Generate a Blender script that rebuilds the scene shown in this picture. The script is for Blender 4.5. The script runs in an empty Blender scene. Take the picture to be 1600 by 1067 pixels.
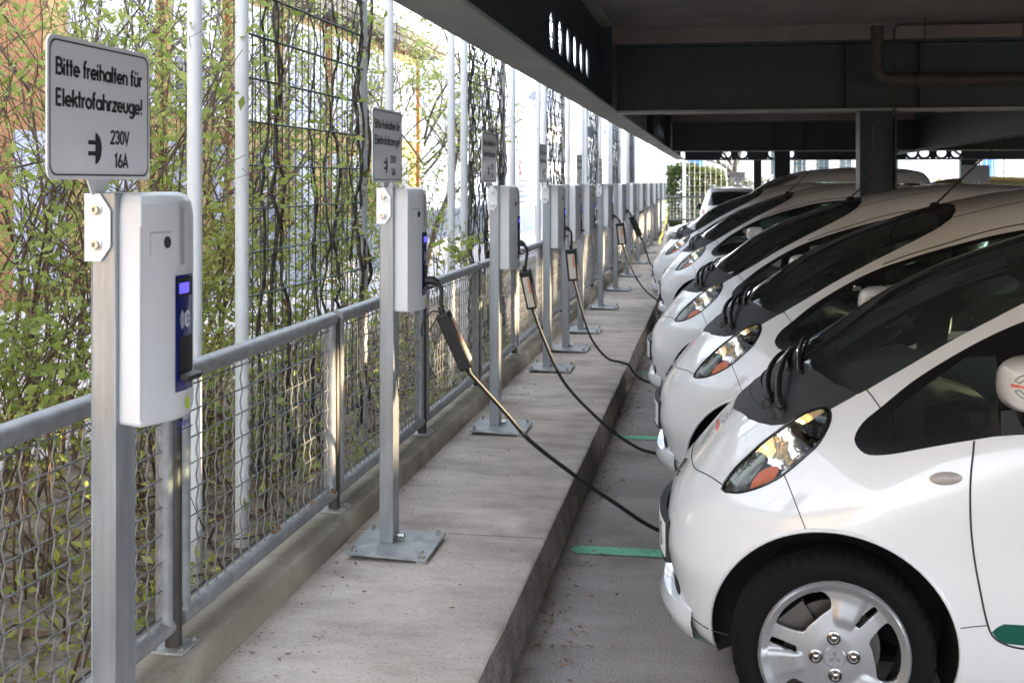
import bpy, math, random
import numpy as np
from mathutils import Vector, Matrix

# ------------------------------------------------------------------ camera, sky, sun, exposure
scene = bpy.context.scene
COL = scene.collection
YAW = math.atan(318 / 1870.0)
cam_data = bpy.data.cameras.new("camera")
cam_data.sensor_width = 36.0
cam_data.lens = 1870.0 / 1600.0 * 36.0
cam_data.shift_y = (284 - 533.5) / 1600.0
cam_data.clip_start = 0.05
cam_data.clip_end = 2000.0
cam_data.dof.use_dof = True
cam_data.dof.focus_distance = 4.2
cam_data.dof.aperture_fstop = 8.0
cam = bpy.data.objects.new("camera", cam_data)
cam.location = (0, 0, 1.625)
cam.rotation_euler = (math.radians(90), 0, YAW)
COL.objects.link(cam)
scene.camera = cam

SUN_EL = math.radians(7.3)
SUN_AZ = math.radians(90 - 13.8)          # clockwise from +Y
world = bpy.data.worlds.new("World")
scene.world = world
world.use_nodes = True
wn = world.node_tree
for n in list(wn.nodes):
    wn.nodes.remove(n)
sky = wn.nodes.new("ShaderNodeTexSky")
sky.sky_type = 'NISHITA'
sky.sun_disc = False
sky.sun_elevation = SUN_EL
sky.sun_rotation = SUN_AZ
sky.air_density = 1.0
sky.dust_density = 1.5
bg = wn.nodes.new("ShaderNodeBackground")
bg.inputs['Strength'].default_value = 0.15
wo = wn.nodes.new("ShaderNodeOutputWorld")
hs = wn.nodes.new("ShaderNodeHueSaturation")     # thin white cloud: a paler sky
hs.inputs['Saturation'].default_value = 0.15
wn.links.new(sky.outputs[0], hs.inputs['Color'])
tn = wn.nodes.new("ShaderNodeMix")
tn.data_type = 'RGBA'
tn.blend_type = 'MULTIPLY'
tn.inputs['Factor'].default_value = 1.0
tn.inputs[7].default_value = (.90, .97, 1.08, 1)
wn.links.new(hs.outputs[0], tn.inputs[6])
wn.links.new(tn.outputs[2], bg.inputs['Color'])
wn.links.new(bg.outputs[0], wo.inputs['Surface'])

sun_data = bpy.data.lights.new("sun", 'SUN')
sun_data.energy = 1.3
sun_data.angle = math.radians(0.9)
sun_data.color = (1.0, 0.76, 0.46)
sun = bpy.data.objects.new("sun", sun_data)
sdir = Vector((math.sin(SUN_AZ) * math.cos(SUN_EL), math.cos(SUN_AZ) * math.cos(SUN_EL), math.sin(SUN_EL)))
sun.rotation_euler = (-sdir).to_track_quat('-Z', 'Y').to_euler()
sun.location = sdir * 50
COL.objects.link(sun)

scene.view_settings.view_transform = 'Standard'
scene.view_settings.look = 'None'
scene.view_settings.gamma = 1.0
scene.view_settings.exposure = 3.95
scene.cycles.use_denoising = True
scene.cycles.max_bounces = 10
scene.cycles.transparent_max_bounces = 16
scene.cycles.sample_clamp_indirect = 6.0
scene.render.film_transparent = False

# ------------------------------------------------------------------ helpers
RNG = random.Random(7)


class MB:
    """collects shapes for ONE mesh"""

    def __init__(s):
        s.v = []
        s.f = []

    def add(s, verts, faces):
        o = len(s.v)
        s.v.extend([tuple(map(float, p)) for p in verts])
        s.f.extend([tuple(i + o for i in f) for f in faces])
        return s

    def box(s, x0, x1, y0, y1, z0, z1):
        return s.add([(x0, y0, z0), (x1, y0, z0), (x1, y1, z0), (x0, y1, z0), (x0, y0, z1), (x1, y0, z1), (x1, y1, z1), (x0, y1, z1)],
                     [(0, 3, 2, 1), (4, 5, 6, 7), (0, 1, 5, 4), (1, 2, 6, 5), (2, 3, 7, 6), (3, 0, 4, 7)])

    def obox(s, c, ax, ay, az):
        """oriented box: centre and three half-axis vectors"""
        c, ax, ay, az = Vector(c), Vector(ax), Vector(ay), Vector(az)
        P = [c + i * ax + j * ay + k * az for k in (-1, 1) for (i, j) in ((-1, -1), (1, -1), (1, 1), (-1, 1))]
        return s.add(P, [(0, 3, 2, 1), (4, 5, 6, 7), (0, 1, 5, 4), (1, 2, 6, 5), (2, 3, 7, 6), (3, 0, 4, 7)])

    def tube(s, pts, r, seg=8, cap=True, closed=False):
        pts = [Vector(p) for p in pts]
        n = len(pts)
        rad = r if hasattr(r, '__len__') else [r] * n
        T = []
        for i in range(n):
            if closed:
                t = pts[(i + 1) % n] - pts[i - 1]
            else:
                t = pts[min(i + 1, n - 1)] - pts[max(i - 1, 0)]
            T.append(t.normalized() if t.length > 1e-9 else Vector((0, 0, 1)))
        up = Vector((0, 0, 1)) if abs(T[0].z) < 0.9 else Vector((1, 0, 0))
        N = (up - T[0] * up.dot(T[0])).normalized()
        o = len(s.v)
        for i in range(n):
            N = N - T[i] * N.dot(T[i])
            N = N.normalized() if N.length > 1e-6 else T[i].orthogonal().normalized()
            B = T[i].cross(N)
            for k in range(seg):
                a = 2 * math.pi * k / seg
                p = pts[i] + (N * math.cos(a) + B * math.sin(a)) * rad[i]
                s.v.append((p.x, p.y, p.z))
        m = n if closed else n - 1
        for i in range(m):
            j = (i + 1) % n
            for k in range(seg):
                k2 = (k + 1) % seg
                s.f.append((o + i * seg + k, o + i * seg + k2, o + j * seg + k2, o + j * seg + k))
        if cap and not closed:
            s.f.append(tuple(o + k for k in reversed(range(seg))))
            s.f.append(tuple(o + (n - 1) * seg + k for k in range(seg)))
        return s

    def lathe(s, prof, c, axis='z', seg=32, close=True):
        """prof: list of (radius, height along axis)"""
        o = len(s.v)
        c = Vector(c)
        for (r, h) in prof:
            for k in range(seg):
                a = 2 * math.pi * k / seg
                p = (r * math.cos(a), r * math.sin(a), h)
                if axis == 'y':
                    p = (p[0], h, p[1])
                elif axis == 'x':
                    p = (h, p[0], p[1])
                s.v.append((c.x + p[0], c.y + p[1], c.z + p[2]))
        for i in range(len(prof) - 1):
            for k in range(seg):
                k2 = (k + 1) % seg
                s.f.append((o + i * seg + k, o + i * seg + k2, o + (i + 1) * seg + k2, o + (i + 1) * seg + k))
        if close:
            s.f.append(tuple(o + k for k in range(seg)))
            s.f.append(tuple(o + (len(prof) - 1) * seg + k for k in range(seg)))
        return s

    def prism(s, poly, d, place):
        """poly 2-D outline, d thickness, place(a, b, h) -> 3-D"""
        n = len(poly)
        P = [place(a, b, 0) for a, b in poly] + [place(a, b, d) for a, b in poly]
        return s.add(P, [tuple(range(n)), tuple(reversed(range(n, 2 * n)))] + [(i, i + n, (i + 1) % n + n, (i + 1) % n) for i in range(n)])

    def build(s, name, m, parent=None, smooth=None, bev=0, flip=False, fix=True):
        me = bpy.data.meshes.new(name)
        me.from_pydata(s.v, [], s.f)
        me.validate()
        if fix:
            import bmesh
            b = bmesh.new()
            b.from_mesh(me)
            bmesh.ops.recalc_face_normals(b, faces=b.faces)
            b.to_mesh(me)
            b.free()
        ob = bpy.data.objects.new(name, me)
        me.materials.append(m)
        if smooth is not None:
            me.polygons.foreach_set('use_smooth', [True] * len(me.polygons))
            me.set_sharp_from_angle(angle=math.radians(smooth))
        if bev:
            md = ob.modifiers.new("edge", 'BEVEL')
            md.width = bev
            md.segments = 2
            md.limit_method = 'ANGLE'
            md.angle_limit = math.radians(40)
            me.polygons.foreach_set('use_smooth', [True] * len(me.polygons))
            me.set_sharp_from_angle(angle=math.radians(35))
            md.harden_normals = False
        COL.objects.link(ob)
        if parent is not None:
            ob.parent = parent
        return ob


def nmesh(name, V, F, m, parent=None, smooth=True):
    """V (n,3) array, F list of index tuples"""
    me = bpy.data.meshes.new(name)
    me.from_pydata([tuple(p) for p in np.asarray(V, float).tolist()], [], F)
    me.materials.append(m)
    if smooth:
        me.polygons.foreach_set('use_smooth', [True] * len(me.polygons))
    ob = bpy.data.objects.new(name, me)
    COL.objects.link(ob)
    if parent is not None:
        ob.parent = parent
    return ob


def tag(o, label=None, cat=None, group=None, kind=None):
    if label: o['label'] = label
    if cat: o['category'] = cat
    if group: o['group'] = group
    if kind: o['kind'] = kind
    return o


def thing(name, loc, label, cat, group=None, rz=0):
    o = bpy.data.objects.new(name, None)
    o.empty_display_size = 0.2
    o.location = loc
    o.rotation_euler = (0, 0, rz)
    COL.objects.link(o)
    return tag(o, label, cat, group)


def copy_tree(o, parent=None):
    c = o.copy()
    COL.objects.link(c)
    if parent is not None:
        c.parent = parent
    for ch in list(o.children):
        copy_tree(ch, c)
    return c


def dup(o, loc, label, rz=None):
    c = copy_tree(o)
    c.location = loc
    c['label'] = label
    if rz is not None:
        c.rotation_euler = (0, 0, rz)
    return c


def cr(pts, n=8, closed=False):
    """Catmull-Rom through points"""
    P = [np.array(p, float) for p in pts]
    N = len(P)
    out = []
    for i in range(N if closed else N - 1):
        p0 = P[i - 1] if (closed or i > 0) else 2 * P[0] - P[1]
        p1 = P[i]
        p2 = P[(i + 1) % N]
        p3 = P[(i + 2) % N] if (closed or i + 2 < N) else 2 * P[-1] - P[-2]
        for k in range(n):
            t = k / n
            out.append(0.5 * ((2 * p1) + (-p0 + p2) * t + (2 * p0 - 5 * p1 + 4 * p2 - p3) * t * t + (-p0 + 3 * p1 - 3 * p2 + p3) * t ** 3))
    if not closed:
        out.append(P[-1])
    return out


# ------------------------------------------------------------------ materials
def mat(name, col, rough=0.5, metal=0.0, col2=None, vscale=4.0, vlo=0.4, vhi=0.6, stretch=(1, 1, 1), detail=6,
        bscale=None, bstr=0.2, bdist=0.01, coat=0.0, rvar=0.0, spec=0.5, emit=None, estr=0.0, speck=None, stain=None, joint=None):
    m = bpy.data.materials.new(name)
    m.use_nodes = True
    nt = m.node_tree
    b = nt.nodes['Principled BSDF']
    b.inputs['Base Color'].default_value = (*col, 1)
    b.inputs['Roughness'].default_value = rough
    b.inputs['Metallic'].default_value = metal
    b.inputs['Specular IOR Level'].default_value = spec
    if coat:
        b.inputs['Coat Weight'].default_value = coat
        b.inputs['Coat Roughness'].default_value = 0.03
    if emit:
        b.inputs['Emission Color'].default_value = (*emit, 1)
        b.inputs['Emission Strength'].default_value = estr
    tc = mp = None
    if col2 is not None or bscale or rvar:
        tc = nt.nodes.new('ShaderNodeTexCoord')
        mp = nt.nodes.new('ShaderNodeMapping')
        mp.inputs['Scale'].default_value = stretch
        nt.links.new(tc.outputs['Object'], mp.inputs['Vector'])
    if col2 is not None or rvar:
        nz = nt.nodes.new('ShaderNodeTexNoise')
        nz.inputs['Scale'].default_value = vscale
        nz.inputs['Detail'].default_value = detail
        nz.inputs['Roughness'].default_value = 0.62
        nt.links.new(mp.outputs[0], nz.inputs['Vector'])
        rp = nt.nodes.new('ShaderNodeValToRGB')
        rp.color_ramp.elements[0].position = vlo
        rp.color_ramp.elements[1].position = vhi
        rp.color_ramp.elements[0].color = (*col, 1)
        rp.color_ramp.elements[1].color = (*(col2 or col), 1)
        nt.links.new(nz.outputs['Fac'], rp.inputs['Fac'])
        nt.links.new(rp.outputs['Color'], b.inputs['Base Color'])
        if rvar:
            mr = nt.nodes.new('ShaderNodeMapRange')
            mr.inputs['To Min'].default_value = rough - rvar
            mr.inputs['To Max'].default_value = rough + rvar
            nt.links.new(nz.outputs['Fac'], mr.inputs['Value'])
            nt.links.new(mr.outputs[0], b.inputs['Roughness'])
    def darken(fac_socket, amount):
        # multiply what feeds the base colour
        lk = b.inputs['Base Color'].links
        mu = nt.nodes.new('ShaderNodeMix')
        mu.data_type = 'RGBA'
        mu.blend_type = 'MULTIPLY'
        nt.links.new(fac_socket, mu.inputs[0])
        nt.links.new(lk[0].from_socket, mu.inputs[6])
        mu.inputs[7].default_value = (amount, amount * .98, amount * .95, 1)
        nt.links.new(mu.outputs[2], b.inputs['Base Color'])
    for par in (speck, stain):
        if par:
            sc, lo, hi, am = par
            nz2 = nt.nodes.new('ShaderNodeTexNoise')
            nz2.inputs['Scale'].default_value = sc
            nz2.inputs['Detail'].default_value = 4
            nt.links.new(tc.outputs['Object'], nz2.inputs['Vector'])
            mr2 = nt.nodes.new('ShaderNodeMapRange')
            mr2.inputs['From Min'].default_value = lo
            mr2.inputs['From Max'].default_value = hi
            nt.links.new(nz2.outputs['Fac'], mr2.inputs['Value'])
            darken(mr2.outputs[0], am)
    if joint:
        sx = nt.nodes.new('ShaderNodeSeparateXYZ')
        nt.links.new(tc.outputs['Object'], sx.inputs[0])
        pp_ = nt.nodes.new('ShaderNodeMath')
        pp_.operation = 'PINGPONG'
        pp_.inputs[1].default_value = joint / 2
        nt.links.new(sx.outputs['Y'], pp_.inputs[0])
        lt = nt.nodes.new('ShaderNodeMath')
        lt.operation = 'LESS_THAN'
        lt.inputs[1].default_value = .006
        nt.links.new(pp_.outputs[0], lt.inputs[0])
        darken(lt.outputs[0], .55)
    if bscale:
        nb = nt.nodes.new('ShaderNodeTexNoise')
        nb.inputs['Scale'].default_value = bscale
        nb.inputs['Detail'].default_value = 5
        nt.links.new(mp.outputs[0], nb.inputs['Vector'])
        bp = nt.nodes.new('ShaderNodeBump')
        bp.inputs['Strength'].default_value = bstr
        bp.inputs['Distance'].default_value = bdist
        nt.links.new(nb.outputs['Fac'], bp.inputs['Height'])
        nt.links.new(bp.outputs[0], b.inputs['Normal'])
    return m


def glass_mat(name, tint, refl=1.0, rough=0.0, haze=0.0, ior=1.5):
    m = bpy.data.materials.new(name)
    m.use_nodes = True
    nt = m.node_tree
    for n in list(nt.nodes):
        nt.nodes.remove(n)
    out = nt.nodes.new('ShaderNodeOutputMaterial')
    tr = nt.nodes.new('ShaderNodeBsdfTransparent')
    tr.inputs['Color'].default_value = (*tint, 1)
    gl = nt.nodes.new('ShaderNodeBsdfGlossy')
    gl.inputs['Roughness'].default_value = rough
    gl.inputs['Color'].default_value = (refl, refl, refl, 1)
    fr = nt.nodes.new('ShaderNodeFresnel')
    fr.inputs['IOR'].default_value = ior
    mx = nt.nodes.new('ShaderNodeMixShader')
    nt.links.new(fr.outputs[0], mx.inputs[0])
    if haze:            # thin film mixed in as a greenish lift, imitating reflected light
        df = nt.nodes.new('ShaderNodeBsdfDiffuse')
        df.inputs['Color'].default_value = (.40, .46, .42, 1)
        m0 = nt.nodes.new('ShaderNodeMixShader')
        m0.inputs[0].default_value = haze
        nt.links.new(tr.outputs[0], m0.inputs[1])
        nt.links.new(df.outputs[0], m0.inputs[2])
        tr = m0
    nt.links.new(tr.outputs[0], mx.inputs[1])
    nt.links.new(gl.outputs[0], mx.inputs[2])
    nt.links.new(mx.outputs[0], out.inputs['Surface'])
    return m


def leaf_mat(name, c1, c2, trans=0.35):
    m = bpy.data.materials.new(name)
    m.use_nodes = True
    nt = m.node_tree
    b = nt.nodes['Principled BSDF']
    b.inputs['Roughness'].default_value = 0.5
    geo = nt.nodes.new('ShaderNodeNewGeometry')
    rp = nt.nodes.new('ShaderNodeValToRGB')
    rp.color_ramp.elements[0].color = (*c1, 1)
    rp.color_ramp.elements[1].color = (*c2, 1)
    nt.links.new(geo.outputs['Random Per Island'], rp.inputs['Fac'])
    nt.links.new(rp.outputs[0], b.inputs['Base Color'])
    tl = nt.nodes.new('ShaderNodeBsdfTranslucent')
    nt.links.new(rp.outputs[0], tl.inputs['Color'])
    mx = nt.nodes.new('ShaderNodeMixShader')
    mx.inputs[0].default_value = trans
    nt.links.new(b.outputs[0], mx.inputs[1])
    nt.links.new(tl.outputs[0], mx.inputs[2])
    nt.links.new(mx.outputs[0], nt.nodes['Material Output'].inputs['Surface'])
    return m


M = {}
M['walk'] = mat('walkway_concrete', (.40, .345, .295), .9, col2=(.60, .53, .465), vscale=3.2, stretch=(.62, 1.35, 1), vlo=.36, vhi=.63, detail=12, bscale=60, bstr=.5, bdist=.006, speck=(90, .56, .72, .62), stain=(2.6, .5, .7, .7), joint=2.42)
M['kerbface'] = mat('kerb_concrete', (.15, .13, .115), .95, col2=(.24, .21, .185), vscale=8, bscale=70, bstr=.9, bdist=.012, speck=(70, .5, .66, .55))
M['upstand'] = mat('mossy_concrete', (.19, .165, .125), .95, col2=(.36, .32, .265), vscale=5, vlo=.3, vhi=.65, detail=9, bscale=45, bstr=.6, bdist=.01, speck=(110, .58, .72, .7), stain=(2.5, .48, .68, .55))
M['asphalt'] = mat('asphalt', (.25, .215, .20), .92, col2=(.37, .325, .305), vscale=2.2, vlo=.35, vhi=.7, detail=10, stretch=(.6, 1.4, 1), bscale=160, bstr=.8, bdist=.006, speck=(130, .5, .66, .5), stain=(1.3, .52, .7, .6))
M['soil'] = mat('garden_soil', (.14, .115, .09), .95, col2=(.32, .28, .23), vscale=6, detail=9, bscale=30, bstr=.8, bdist=.03)
M['street'] = mat('street_paving', (.46, .44, .44), .9, col2=(.56, .54, .54), vscale=2, bscale=40)
M['green_paint'] = mat('green_road_paint', (.10, .36, .22), .8, col2=(.17, .46, .31), vscale=25, vlo=.3, vhi=.7, detail=8, speck=(45, .55, .68, .6), stain=(9, .55, .7, .7))
M['galv'] = mat('galvanised_steel', (.25, .265, .285), .42, .65, col2=(.38, .40, .42), vscale=9, stretch=(3, 3, .35), vlo=.3, vhi=.7, rvar=.12, bscale=120, bstr=.05)
M['galv_pipe'] = mat('galvanised_pipe', (.22, .225, .235), .48, .45, col2=(.36, .365, .375), vscale=22, vlo=.3, vhi=.7, rvar=.1, bscale=150, bstr=.06)
M['old_steel'] = mat('weathered_steel', (.028, .024, .021), .45, .15, col2=(.06, .05, .043), vscale=14, stretch=(2, 2, .5), rvar=.1)
M['plate'] = mat('steel_base_plate', (.26, .265, .27), .55, .5, col2=(.40, .40, .40), vscale=12, rvar=.12, bscale=80, bstr=.08)
M['bolt'] = mat('bolt_steel', (.45, .45, .43), .3, .9)
M['white_bracket'] = mat('white_bracket_paint', (.78, .79, .82), .35, coat=.2)
M['housing'] = mat('grey_plastic_housing', (.64, .65, .67), .38, col2=(.68, .69, .71), vscale=3, bscale=300, bstr=.03)
M['recess'] = mat('grey_plastic_recess', (.40, .405, .42), .45)
M['seamdark'] = mat('dark_gap', (.03, .03, .032), .8)
M['blue'] = mat('dark_blue_panel', (.008, .014, .13), .22, coat=.4)
M['lcd'] = mat('lit_display', (.02, .02, .2), .3, emit=(.12, .10, 1.0), estr=.10)
M['black_plastic'] = mat('black_plastic', (.012, .012, .013), .5, bscale=200, bstr=.05)
M['rubber'] = mat('black_cable_rubber', (.010, .010, .010), .5)
M['label_white'] = mat('white_print', (.8, .8, .8), .5)
M['label_tan'] = mat('type_plate_label', (.62, .55, .46), .35, col2=(.68, .62, .54), vscale=30)
M['orange_print'] = mat('orange_print', (.75, .16, .04), .5)
M['lime'] = mat('lime_sticker', (.55, .75, .05), .5)
M['blue_print'] = mat('blue_print', (.03, .06, .30), .5)
M['sign'] = mat('sign_sheet_face', (.86, .865, .89), .3, coat=.1)
M['sign_back'] = mat('sign_sheet_back', (.30, .30, .31), .4, .6)
M['sign_black'] = mat('sign_black_print', (.006, .006, .008), .35)
M['mesh_wire'] = mat('galvanised_wire', (.17, .172, .175), .45, .5, col2=(.26, .262, .265), vscale=30)
M['trellis'] = mat('green_grey_wire', (.085, .115, .115), .5, .3)
M['white_pole'] = mat('white_pole_paint', (.74, .75, .77), .42, col2=(.66, .66, .67), vscale=5, vlo=.5, vhi=.8, stretch=(3, 3, .6))
M['grey_pole'] = mat('grey_pole_paint', (.42, .43, .44), .5)
M['bark'] = mat('dark_vine_bark', (.030, .025, .021), .9, col2=(.10, .082, .068), vscale=30, bscale=80, bstr=.6)
M['bark_brown'] = mat('brown_shrub_bark', (.075, .05, .033), .9, col2=(.17, .12, .085), vscale=20, stretch=(1, 1, .3), bscale=60, bstr=.6)
M['seedhead'] = mat('dry_seed_head', (.11, .065, .04), .9, col2=(.2, .13, .08), vscale=60)
M['leaf'] = leaf_mat('spring_leaf', (.21, .28, .05), (.47, .54, .15), .5)
M['leaf_mixed'] = leaf_mat('yellow_green_leaf', (.25, .29, .05), (.52, .53, .15), .5)
M['leaf_yellow'] = leaf_mat('pale_spring_leaf', (.22, .28, .05), (.50, .52, .17), .45)
M['blossom'] = leaf_mat('pale_blossom', (.50, .46, .26), (.70, .68, .48), .4)
M['thin'] = leaf_mat('sparse_hedge_leaf', (.13, .09, .06), (.27, .28, .12), .3)
M['yellow'] = mat('yellow_cable', (.75, .62, .03), .45)
M['hedge'] = leaf_mat('hedge_leaf', (.035, .06, .015), (.12, .15, .04), .25)
M['hedge_yellow'] = leaf_mat('yellow_hedge_leaf', (.12, .14, .03), (.26, .28, .07), .25)
M['dry_leaf'] = leaf_mat('dry_leaf', (.10, .05, .025), (.28, .16, .09), .2)
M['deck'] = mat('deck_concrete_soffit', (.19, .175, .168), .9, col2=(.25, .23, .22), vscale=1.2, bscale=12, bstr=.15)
M['added_slot_wall'] = mat('white_bounce_wall', (.62, .62, .61), .9, col2=(.70, .70, .69), vscale=2)  # white so the added unseen wall bounces light under the deck
M['haunch'] = mat('concrete_haunch', (.20, .165, .155), .9, col2=(.24, .2, .19), vscale=2)
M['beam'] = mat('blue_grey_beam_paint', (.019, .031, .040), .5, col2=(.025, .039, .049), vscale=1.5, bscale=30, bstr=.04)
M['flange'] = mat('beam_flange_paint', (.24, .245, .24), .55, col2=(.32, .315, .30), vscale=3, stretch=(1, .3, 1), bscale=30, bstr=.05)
M['pipe'] = mat('drain_pipe', (.04, .034, .030), .6, col2=(.06, .05, .044), vscale=8)
M['ochre'] = mat('ochre_facade', (.36, .225, .085), .9, col2=(.42, .28, .125), vscale=1.5)
M['terracotta'] = mat('orange_facade_panel', (.28, .125, .05), .9, col2=(.33, .16, .07), vscale=2)
M['winframe'] = mat('white_window_frame', (.60, .61, .66), .5)
M['winglass'] = mat('window_pane', (.09, .10, .14), .08, spec=.8, col2=(.42, .44, .54), vscale=.8, vlo=.40, vhi=.48, detail=2)
M['eave'] = mat('brown_eave', (.10, .07, .05), .7)
M['roof'] = mat('pale_roof_sheet', (.50, .44, .33), .7, col2=(.56, .50, .38), vscale=3)
M['white_wall'] = mat('white_render', (.84, .84, .85), .9)
M['grey_wall'] = mat('blue_grey_wall', (.30, .325, .38), .85, col2=(.36, .385, .44), vscale=3)
M['glazing'] = mat('dark_glazing', (.05, .075, .085), .08, spec=.8, col2=(.16, .2, .21), vscale=1.0)
M['red_print'] = mat('red_print', (.75, .04, .03), .5)
M['bluestripe'] = mat('blue_stripe', (.10, .28, .75), .6)
M['fence_wire'] = mat('pale_fence_wire', (.45, .48, .46), .5, .3)
M['gate'] = mat('grey_gate_steel', (.12, .13, .135), .5, .3)
M['trunk'] = mat('tree_bark', (.06, .045, .035), .9, col2=(.14, .11, .085), vscale=14, bscale=40, bstr=.6)
M['gravel'] = mat('dark_grate', (.035, .036, .04), .6, .4)


# ------------------------------------------------------------------ stroke lettering (flat ribbons)
def arc(cx, cy, rx, ry, a0, a1, n=14):
    return [(cx + rx * math.cos(math.radians(a0 + (a1 - a0) * i / n)), cy + ry * math.sin(math.radians(a0 + (a1 - a0) * i / n))) for i in range(n + 1)]


def _dot(x, y):
    return [(x - .07, y), (x + .07, y)]


GL = {
    'B': (.62, [[(.07, 0), (.07, 1)], [(.07, .935)] + arc(.30, .735, .2, .2, 90, -90) + [(.07, .535)], [(.07, .535)] + arc(.33, .30, .22, .235, 90, -90) + [(.07, .065)]]),
    'i': (.24, [[(.09, 0), (.09, .65)], _dot(.09, .87)]),
    't': (.33, [[(.15, 0), (.15, .95)], [(0, .6), (.30, .6)]]),
    'e': (.60, [[(.08, .33), (.53, .33)] + arc(.3, .325, .235, .26, 5, 320, 24)]),
    'f': (.34, [[(.14, 0), (.14, .82)] + arc(.29, .82, .15, .15, 180, 75, 8), [(0, .6), (.30, .6)]]),
    'r': (.36, [[(.09, 0), (.09, .65)], [(.09, .36)] + arc(.29, .37, .2, .215, 180, 78, 8)]),
    'h': (.56, [[(.09, 0), (.09, 1.0)], [(.09, .38)] + arc(.275, .38, .185, .205, 180, 0) + [(.46, 0)]]),
    'n': (.56, [[(.09, 0), (.09, .65)], [(.09, .38)] + arc(.275, .38, .185, .205, 180, 0) + [(.46, 0)]]),
    'm': (.84, [[(.09, 0), (.09, .65)], [(.09, .40)] + arc(.255, .40, .165, .19, 180, 0) + [(.42, 0)], [(.42, .40)] + arc(.585, .40, .165, .19, 180, 0) + [(.75, 0)]]),
    'a': (.64, [arc(.3, .325, .235, .26, 0, 360, 26), [(.54, 0), (.54, .65)]]),
    'd': (.64, [arc(.3, .325, .235, .26, 0, 360, 26), [(.54, 0), (.54, 1.0)]]),
    'b': (.64, [arc(.33, .325, .235, .26, 0, 360, 26), [(.09, 0), (.09, 1.0)]]),
    'p': (.64, [arc(.33, .325, .235, .26, 0, 360, 26), [(.09, -.3), (.09, .65)]]),
    'l': (.22, [[(.09, 0), (.09, 1.0)]]),
    'u': (.56, [[(.09, .65), (.09, .26)] + arc(.275, .26, .185, .20, 180, 360) + [(.46, .65)]]),
    '\u00fc': (.56, [[(.09, .65), (.09, .26)] + arc(.275, .26, .185, .20, 180, 360) + [(.46, .65)], _dot(.17, .87), _dot(.40, .87)]),
    'E': (.54, [[(.07, 0), (.07, 1)], [(.07, .935), (.46, .935)], [(.07, .52), (.43, .52)], [(.07, .065), (.46, .065)]]),
    'k': (.50, [[(.09, 0), (.09, 1)], [(.10, .28), (.43, .65)], [(.22, .40), (.46, 0)]]),
    'o': (.60, [arc(.3, .325, .235, .26, 0, 360, 26)]),
    's': (.44, [arc(.2, .46, .13, .125, 40, 270, 10) + arc(.2, .20, .14, .14, 90, -140, 10)]),
    'z': (.48, [[(.04, .585), (.41, .585), (.06, .065), (.43, .065)]]),
    'g': (.64, [arc(.3, .325, .235, .26, 0, 360, 26), [(.54, .65), (.54, -.06)] + arc(.32, -.06, .22, .18, 0, -150, 10)]),
    '!': (.26, [[(.12, .30), (.12, 1)], _dot(.12, .07)]),
    '.': (.22, [_dot(.1, .07)]),
    '2': (.58, [arc(.28, .72, .21, .215, 170, -35, 14) + [(.06, .065), (.52, .065)]]),
    '3': (.58, [arc(.27, .73, .19, .205, 160, -90, 14), arc(.27, .295, .215, .23, 90, -165, 16)]),
    '0': (.60, [arc(.29, .5, .215, .435, 0, 360, 28)]),
    'V': (.60, [[(.03, 1), (.29, .06), (.55, 1)]]),
    '1': (.40, [[(.06, .80), (.23, .96), (.23, 0)]]),
    '6': (.60, [arc(.29, .30, .215, .235, 0, 360, 24), [(.085, .37), (.38, 1)]]),
    '5': (.58, [[(.48, .935), (.17, .935), (.11, .56)] + arc(.27, .33, .22, .265, 120, -150, 16)]),
    '8': (.58, [arc(.28, .74, .17, .19, 0, 360, 20), arc(.28, .30, .21, .235, 0, 360, 22)]),
    'A': (.64, [[(.03, 0), (.31, .95), (.59, 0)], [(.13, .30), (.49, .30)]]),
    'S': (.54, [arc(.26, .735, .185, .2, 45, 265, 14) + arc(.26, .295, .205, .23, 95, -140, 14)]),
    'C': (.66, [arc(.40, .5, .31, .435, 48, 312, 22)]),
    'O': (.80, [arc(.40, .5, .33, .435, 0, 360, 28)]),
    'L': (.46, [[(.07, 1), (.07, .065), (.42, .065)]]),
    'D': (.68, [[(.07, 0), (.07, 1)], [(.07, .935), (.22, .935)] + arc(.22, .5, .36, .435, 90, -90, 16) + [(.07, .065)]]),
    ' ': (.30, []),
    '-': (.36, [[(.05, .38), (.3, .38)]]),
}


def ribbon(pts, w):
    closed = math.dist(pts[0], pts[-1]) < 1e-6
    if closed:
        pts = pts[:-1]
    n = len(pts)
    L, R = [], []
    for i in range(n):
        a = pts[i - 1] if (closed or i > 0) else None
        b = pts[(i + 1) % n] if (closed or i < n - 1) else None
        p = pts[i]

        def nrm(u, v):
            dx, dy = v[0] - u[0], v[1] - u[1]
            d = math.hypot(dx, dy) or 1e-9
            return (-dy / d, dx / d)
        if a is None:
            nx, ny = nrm(p, b)
        elif b is None:
            nx, ny = nrm(a, p)
        else:
            n1, n2 = nrm(a, p), nrm(p, b)
            sx, sy = n1[0] + n2[0], n1[1] + n2[1]
            d2 = max(sx * sx + sy * sy, .35)
            nx, ny = 2 * sx / d2, 2 * sy / d2
        L.append((p[0] + nx * w / 2, p[1] + ny * w / 2))
        R.append((p[0] - nx * w / 2, p[1] - ny * w / 2))
    q = []
    for i in range(n if closed else n - 1):
        j = (i + 1) % n
        q.append((L[i], R[i], R[j], L[j]))
    return q


def lettering(text, h, stroke=.13, sx=1.0, sp=.0):
    """list of 2-D quads for the text, and its width; origin at baseline left"""
    x = 0
    Q = []
    for ch in text:
        adv, strokes = GL[ch]
        for st in strokes:
            for q in ribbon([((px + 0) * sx, py) for px, py in st], stroke):
                Q.append([((a + x) * h, b * h) for a, b in q])
        x += adv * sx + sp
    return Q, x * h


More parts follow.
